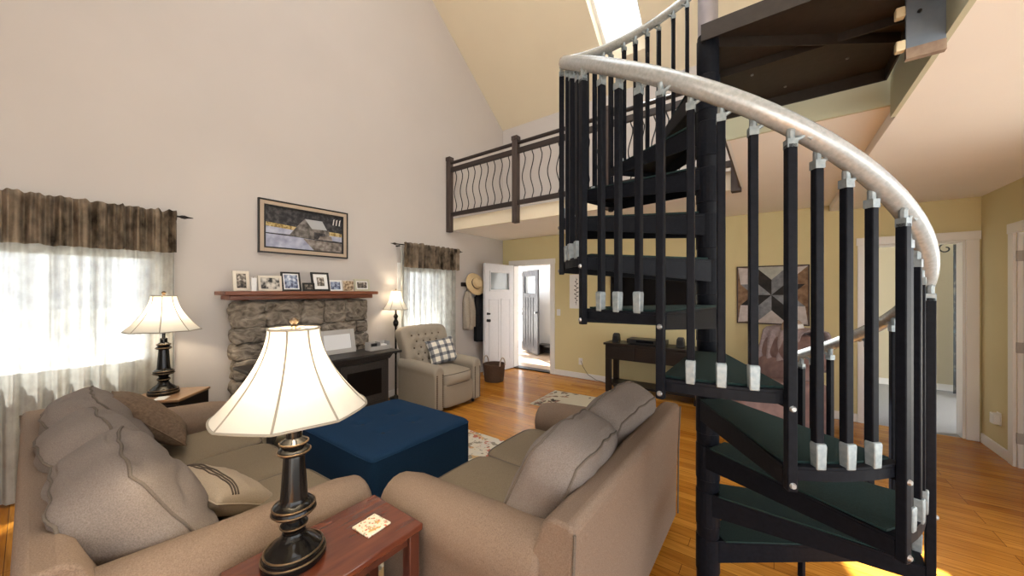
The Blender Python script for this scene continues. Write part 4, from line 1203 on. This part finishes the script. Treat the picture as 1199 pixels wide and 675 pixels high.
# ------------------------------------------------------------------ television wall
cn = thing('console_table', 'black wooden console table below the television', 'table', (-1.40, 5.32, 0))
hw, hd = .64, .19
g = G(); g.box(-hw - .025, hw + .025, -hd - .02, hd, .70, .73); g.done('tabletop', M_darkwood, cn, bevel=.004)
g = G(); g.box(-hw + .0, hw, -hd, hd - .01, .49, .70); g.done('case', M_darkwood, cn, bevel=.003)
for k in range(3):
    x = -hw + .02 + (2 * hw - .04) * (k + .5) / 3; ww = (2 * hw - .04) / 6 - .01
    g = G(); g.box(x - ww, x + ww, -hd - .010, -hd, .51, .68); d = g.done('drawer', M_darkwood, cn, bevel=.003)
    g = G(); g.tube([(x, -hd - .01, .60), (x, -hd - .03, .60)], [.006, .012], 10); g.done('knob', M_iron, d, smooth=True)
for sx in (-1, 1):
    for sy in (-1, 1):
        g = G(); g.box(sx * (hw - .04) - .04, sx * (hw - .04) + .04, sy * (hd - .03) - .03, sy * (hd - .03) + .03, 0, .49); g.done('leg', M_darkwood, cn, bevel=.003)
g = G(); g.box(-hw + .005, hw - .005, -hd + .02, hd - .02, .10, .13); g.done('shelf', M_darkwood, cn)
M_scr = mat('glossy black screen', (.004, .004, .005), .09, spec=.15)
M_plas = mat('black plastic', (.012, .012, .013), .4)
def small(name, label, cat, loc, parts):
    r = thing(name, label, cat, loc)
    for nm, m, fn_ in parts:
        g = G(); fn_(g); g.done(nm, m, r, bevel=.003)
    return r
for x, lb in ((-1.93, 'small black speaker at the left end of the console table'), (-1.03, 'small black speaker behind the stair pole on the console table')):
    small('speaker', lb, 'speaker', (x, 5.30, .73), [('cabinet', M_plas, lambda g: g.loops([[Vector((sx * w_, sy * w_, z)) for sx, sy in ((-1, -1), (1, -1), (1, 1), (-1, 1))] for z, w_ in ((0, .05), (.03, .05), (.11, .043), (.135, .03))])), ('grille', M_black, lambda g: g.box(-.034, .034, -.052, -.044, .03, .10))])
small('media_receiver', 'flat black media box in the middle of the console table', 'media player', (-1.48, 5.32, .73), [('case', M_plas, lambda g: g.box(-.26, .26, -.13, .13, .012, .075)), ('display', M_scr, lambda g: g.box(-.12, .12, -.133, -.13, .03, .06)), ('foot', M_black, lambda g: g.box(-.22, .22, -.10, .10, 0, .012))])
small('game_box', 'black box with silver edge on the lower console shelf', 'media player', (-1.02, 5.30, .13), [('case', M_plas, lambda g: g.box(-.17, .17, -.12, .12, 0, .09)), ('trim_line', M_bolt, lambda g: g.box(-.17, .17, -.123, -.12, .07, .076))])
tv = thing('television', 'wide black flat television on the khaki wall above the console', 'television', (-1.50, YB, 1.13))
g = G(); g.box(-.62, .62, -.085, -.045, 0, .70); g.done('housing', M_plas, tv, bevel=.006)
g = G(); g.box(-.605, .605, -.087, -.085, .02, .688); g.done('screen', M_scr, tv)
g = G(); g.box(-.25, .25, -.045, -.002, .18, .52); g.done('wall_mount', M_plas, tv)

# quilt star
qs = thing('barn_quilt', 'square wooden eight point star quilt panel on the khaki wall', 'wall art', (-.025, YB, 1.077))
S_ = .375
g = G(); b_ = .014
g.box(-S_, -S_ + b_, -.03, -.002, 0, 2 * S_); g.box(S_ - b_, S_, -.03, -.002, 0, 2 * S_); g.box(-S_ + b_, S_ - b_, -.03, -.002, 0, b_); g.box(-S_ + b_, S_ - b_, -.03, -.002, 2 * S_ - b_, 2 * S_); g.done('frame', M_postwood, qs)
qm = [noisy('whitewashed board', (.50, .45, .43), (.60, .55, .53), 20, .8, .1), noisy('grey blue board', (.15, .16, .18), (.24, .25, .27), 20, .8, .1), noisy('black board', (.010, .009, .009), (.02, .018, .018), 20, .7, .1), noisy('brown barn board', (.16, .09, .05), (.28, .18, .11), 20, .8, .1), noisy('pale grey board', (.36, .37, .34), (.45, .46, .42), 20, .8, .1)]
g = G(); i_ = S_ - b_; r_ = .54
def qpoly(mi, pts, y=-.018):
    g.mi = mi
    a = [g.b.verts.new((x * i_, y, S_ + z_ * i_)) for x, z_ in pts]; g.face(a)
qpoly(3, [(-1, -1), (1, -1), (1, 1), (-1, 1)], -.012)
inn = [(r_ * math.cos(R(90 - 45 * k)), r_ * math.sin(R(90 - 45 * k))) for k in range(8)]
tip = []
for k in range(8):
    a, b = inn[k], inn[(k + 1) % 8]; tip.append((a[0] + b[0], a[1] + b[1]))
for k in range(8):
    qpoly(1 if k % 2 == 0 else 2, [(0, 0), inn[k], tip[k], inn[(k + 1) % 8]], -.018)
qpoly(4, [inn[0], tip[7], (-.40, 1), (.40, 1), tip[0]], -.016)
qpoly(0, [inn[4], tip[4], (-.40, -1), (.40, -1), tip[3]], -.016)
for sx, sz, k in ((1, 1, 1), (1, -1, 3), (-1, -1, 5), (-1, 1, 7)):
    ia = inn[k]; ta, tb = tip[k - 1], tip[k]
    qpoly(0, [ia, ta, (sx, sz)], -.015); qpoly(0 if sz > 0 and sx < 0 else (0 if sz < 0 else 3), [ia, (sx, sz), tb], -.0155)
qpoly(3, [inn[2], tip[1], (1, .4), (1, -.4), tip[2]], -.016); qpoly(3, [inn[6], tip[5], (-1, -.4), (-1, .4), tip[6]], -.016)
g.done('panel', qm, qs)

# throw blanket and cap on the leather recliner
M_throw = fabric('faded lavender grey throw', (.27, .22, .23), (.36, .30, .31), 40)
th = thing('throw_blanket', 'faded grey throw draped over the back of the leather recliner', 'blanket', (-.13, 4.62, 0), R(-53))
def bf(u, v):
    x = -.28 + .5 * u
    s = v * 1.0
    if s < .45: y, z = .17 + .10 * (s / .45), .62 + .42 * (s / .45)
    elif s < .62: q = (s - .45) / .17; y, z = .27 + .29 * q, 1.055 + .035 * math.sin(PI * q)
    else: q = (s - .62) / .38; y, z = .56 + .01 * q, 1.045 - .40 * q
    n_ = .012 * math.sin(u * 22 + v * 5) + .012 * noise.noise(Vector((u * 5, v * 5, 1)))
    return Vector((x, y - n_ * (1 if s < .5 else -1) - (.01 if s < .5 else -.012), z + .02 + n_ * .4))
g = G(); g.grid(bf, 30, 36); g.done('cloth', M_throw, th, smooth='all', solid=.008)
cp = thing('baseball_cap', 'tan cap with white front resting on top of the leather recliner', 'cap', (.16, 4.86, 1.075), R(-30))
g = G(); g.lathe([(.095, 0), (.097, .03), (.088, .075), (.06, .11), (.025, .125), (.002, .127)], 28, cap=False); g.done('crown', fabric('tan cap cloth', (.33, .25, .18), (.42, .33, .25), 80), cp, smooth='all', solid=.004)
g = G(); g.grid(lambda u, v: Vector(((.095 + .085 * v) * math.cos(R(-60 + 120 * u)) * (1 - .1 * v), (.095 + .05 * v) * math.sin(R(-60 + 120 * u)), .008 - .02 * v + .012 * math.cos(R(-60 + 120 * u)))), 16, 6); g.done('brim', fabric('dark brim', (.16, .12, .10), (.22, .17, .14), 80), cp, smooth='all', solid=.004)
g = G(); g.grid(lambda u, v: Vector(((.099 - .012 * v) * math.cos(R(-38 + 76 * u)), (.099 - .012 * v) * math.sin(R(-38 + 76 * u)), .03 + .05 * v)), 14, 4); g.done('front_patch', M_whitef, cp, smooth='all', solid=.003)

# ------------------------------------------------------------------ right-hand doors and bedroom
bd_ = struct(thing('door_3', 'white bedroom door opened into the room beyond', None, (RD[0] + .025, YB + T - .02, 0), R(100)))
g = G(); g.box(0, .70, -.035, 0, .012, 1.99); g.done('leaf', M_door, bd_, bevel=.002)
g = G()
for z in (.25, 1.02, 1.80): g.box(-.004, .0, -.038, .003, z - .045, z + .045)
g.done('hinge', M_bolt, bd_)
g = G(); g.tube([(.64, -.035, .95), (.64, -.08, .95)], [.014, .028], 12); g.done('knob', M_bolt, bd_, smooth=True)
rd = struct(thing('door_5', 'white panelled door in the right wall', None, (XR + .03, 4.97, 0)))
g = G(); g.box(0, .035, -.83, 0, .012, 1.985); g.done('leaf', M_door, rd, bevel=.002)
g = G()
for z0_, z1_ in ((.2, .85), (1.0, 1.85)):
    for k in range(int((z1_ - z0_) / .03)): g.box(-.004, .0, -.72, -.11, z0_ + k * .03, z0_ + k * .03 + .018)
g.done('louvre_panel', M_white, rd)
g = G()
for z in (.25, 1.02, 1.80): g.box(-.036, -.0, -.003, .012, z - .045, z + .045)
g.done('hinge', M_greyf, rd)
br = thing('bedroom_curtain_rod', 'black rod with curled end above the dark bedroom curtain', 'curtain rod', (2.06, 7.7, 2.18))
g = G(); g.tube([(-.10, 0, 0), (.9, 0, 0)], .010, 8); g.done('rod', M_iron, br, smooth=True)
g = G(); g.tube([(-.10 - .10 * math.sin(t) * (1 - t / 9), 0, -.0 + .07 - .07 * math.cos(t) * (1 - t / 14) - .0) if False else (-.10 - (.075 * (1 - t / 8)) * math.sin(t), 0, -.075 + (.075 * (1 - t / 8)) * math.cos(t) + .0) for t in [k * .3 for k in range(22)]], .009, 8); g.done('scroll_finial', M_iron, br, smooth=True)
bc = thing('bedroom_curtain', 'dark floral curtain at the edge of the bedroom doorway', 'curtain', (2.06, 7.7, 0))
g = G(); g.grid(lambda u, v: Vector((-.03 + .85 * u, .03 * math.sin(u * 40) , 2.16 - 2.1 * v)), 90, 10); g.done('cloth', floral('dark floral cloth', (.05, .055, .06), [(.10, .13, .15), (.16, .15, .13)], 9, .58), bc, smooth='all', solid=.004)

# ------------------------------------------------------------------ rugs
M_rug = floral('cream rug with red flowers', (.66, .60, .48), [(.42, .10, .05), (.55, .34, .14), (.24, .20, .14), (.62, .58, .50)], 7, .555)
rg = thing('area_rug', 'cream floral area rug with red blooms under the navy ottoman', 'rug', (-2.56, 1.90, .0))
g = G(); g.box(-.97, .93, -.90, .90, .001, .012); g.done('pile', M_rug, rg, bevel=.004)
M_dm = mat('beige door rug', (.52, .46, .34), .95)
dm = thing('accent_rug', 'beige rug with dark leafy border in front of the console', 'rug', (-1.85, 4.35, 0), R(3))
g = G(); g.box(-.78, .78, -.38, .38, .001, .010); g.done('pile', M_dm, dm, bevel=.003)
M_leaf = mat('dark leaf motif', (.10, .07, .05), .95); M_leaf2 = mat('rust leaf motif', (.30, .15, .10), .95)
random.seed(12)
for k in range(64):
    if k < 34: x, y = -random.uniform(.50, .75), random.uniform(-.34, .34)
    elif k < 44: x, y = random.uniform(.60, .75), random.uniform(-.34, .34)
    else: x, y = random.uniform(-.72, .72), random.choice((-1, 1)) * random.uniform(.28, .35)
    a = random.uniform(0, PI); l = random.uniform(.035, .065); ww = l * .4
    P = [Vector((x + l * math.cos(a), y + l * math.sin(a), .0108)), Vector((x - ww * math.sin(a), y + ww * math.cos(a), .0108)), Vector((x - l * math.cos(a), y - l * math.sin(a), .0108)), Vector((x + ww * math.sin(a), y - ww * math.cos(a), .0108))]
    g = G(); g.loops([[p - Vector((0, 0, .001)) for p in P], P]); g.done('leaf_motif', M_leaf if random.random() < .65 else M_leaf2, dm)
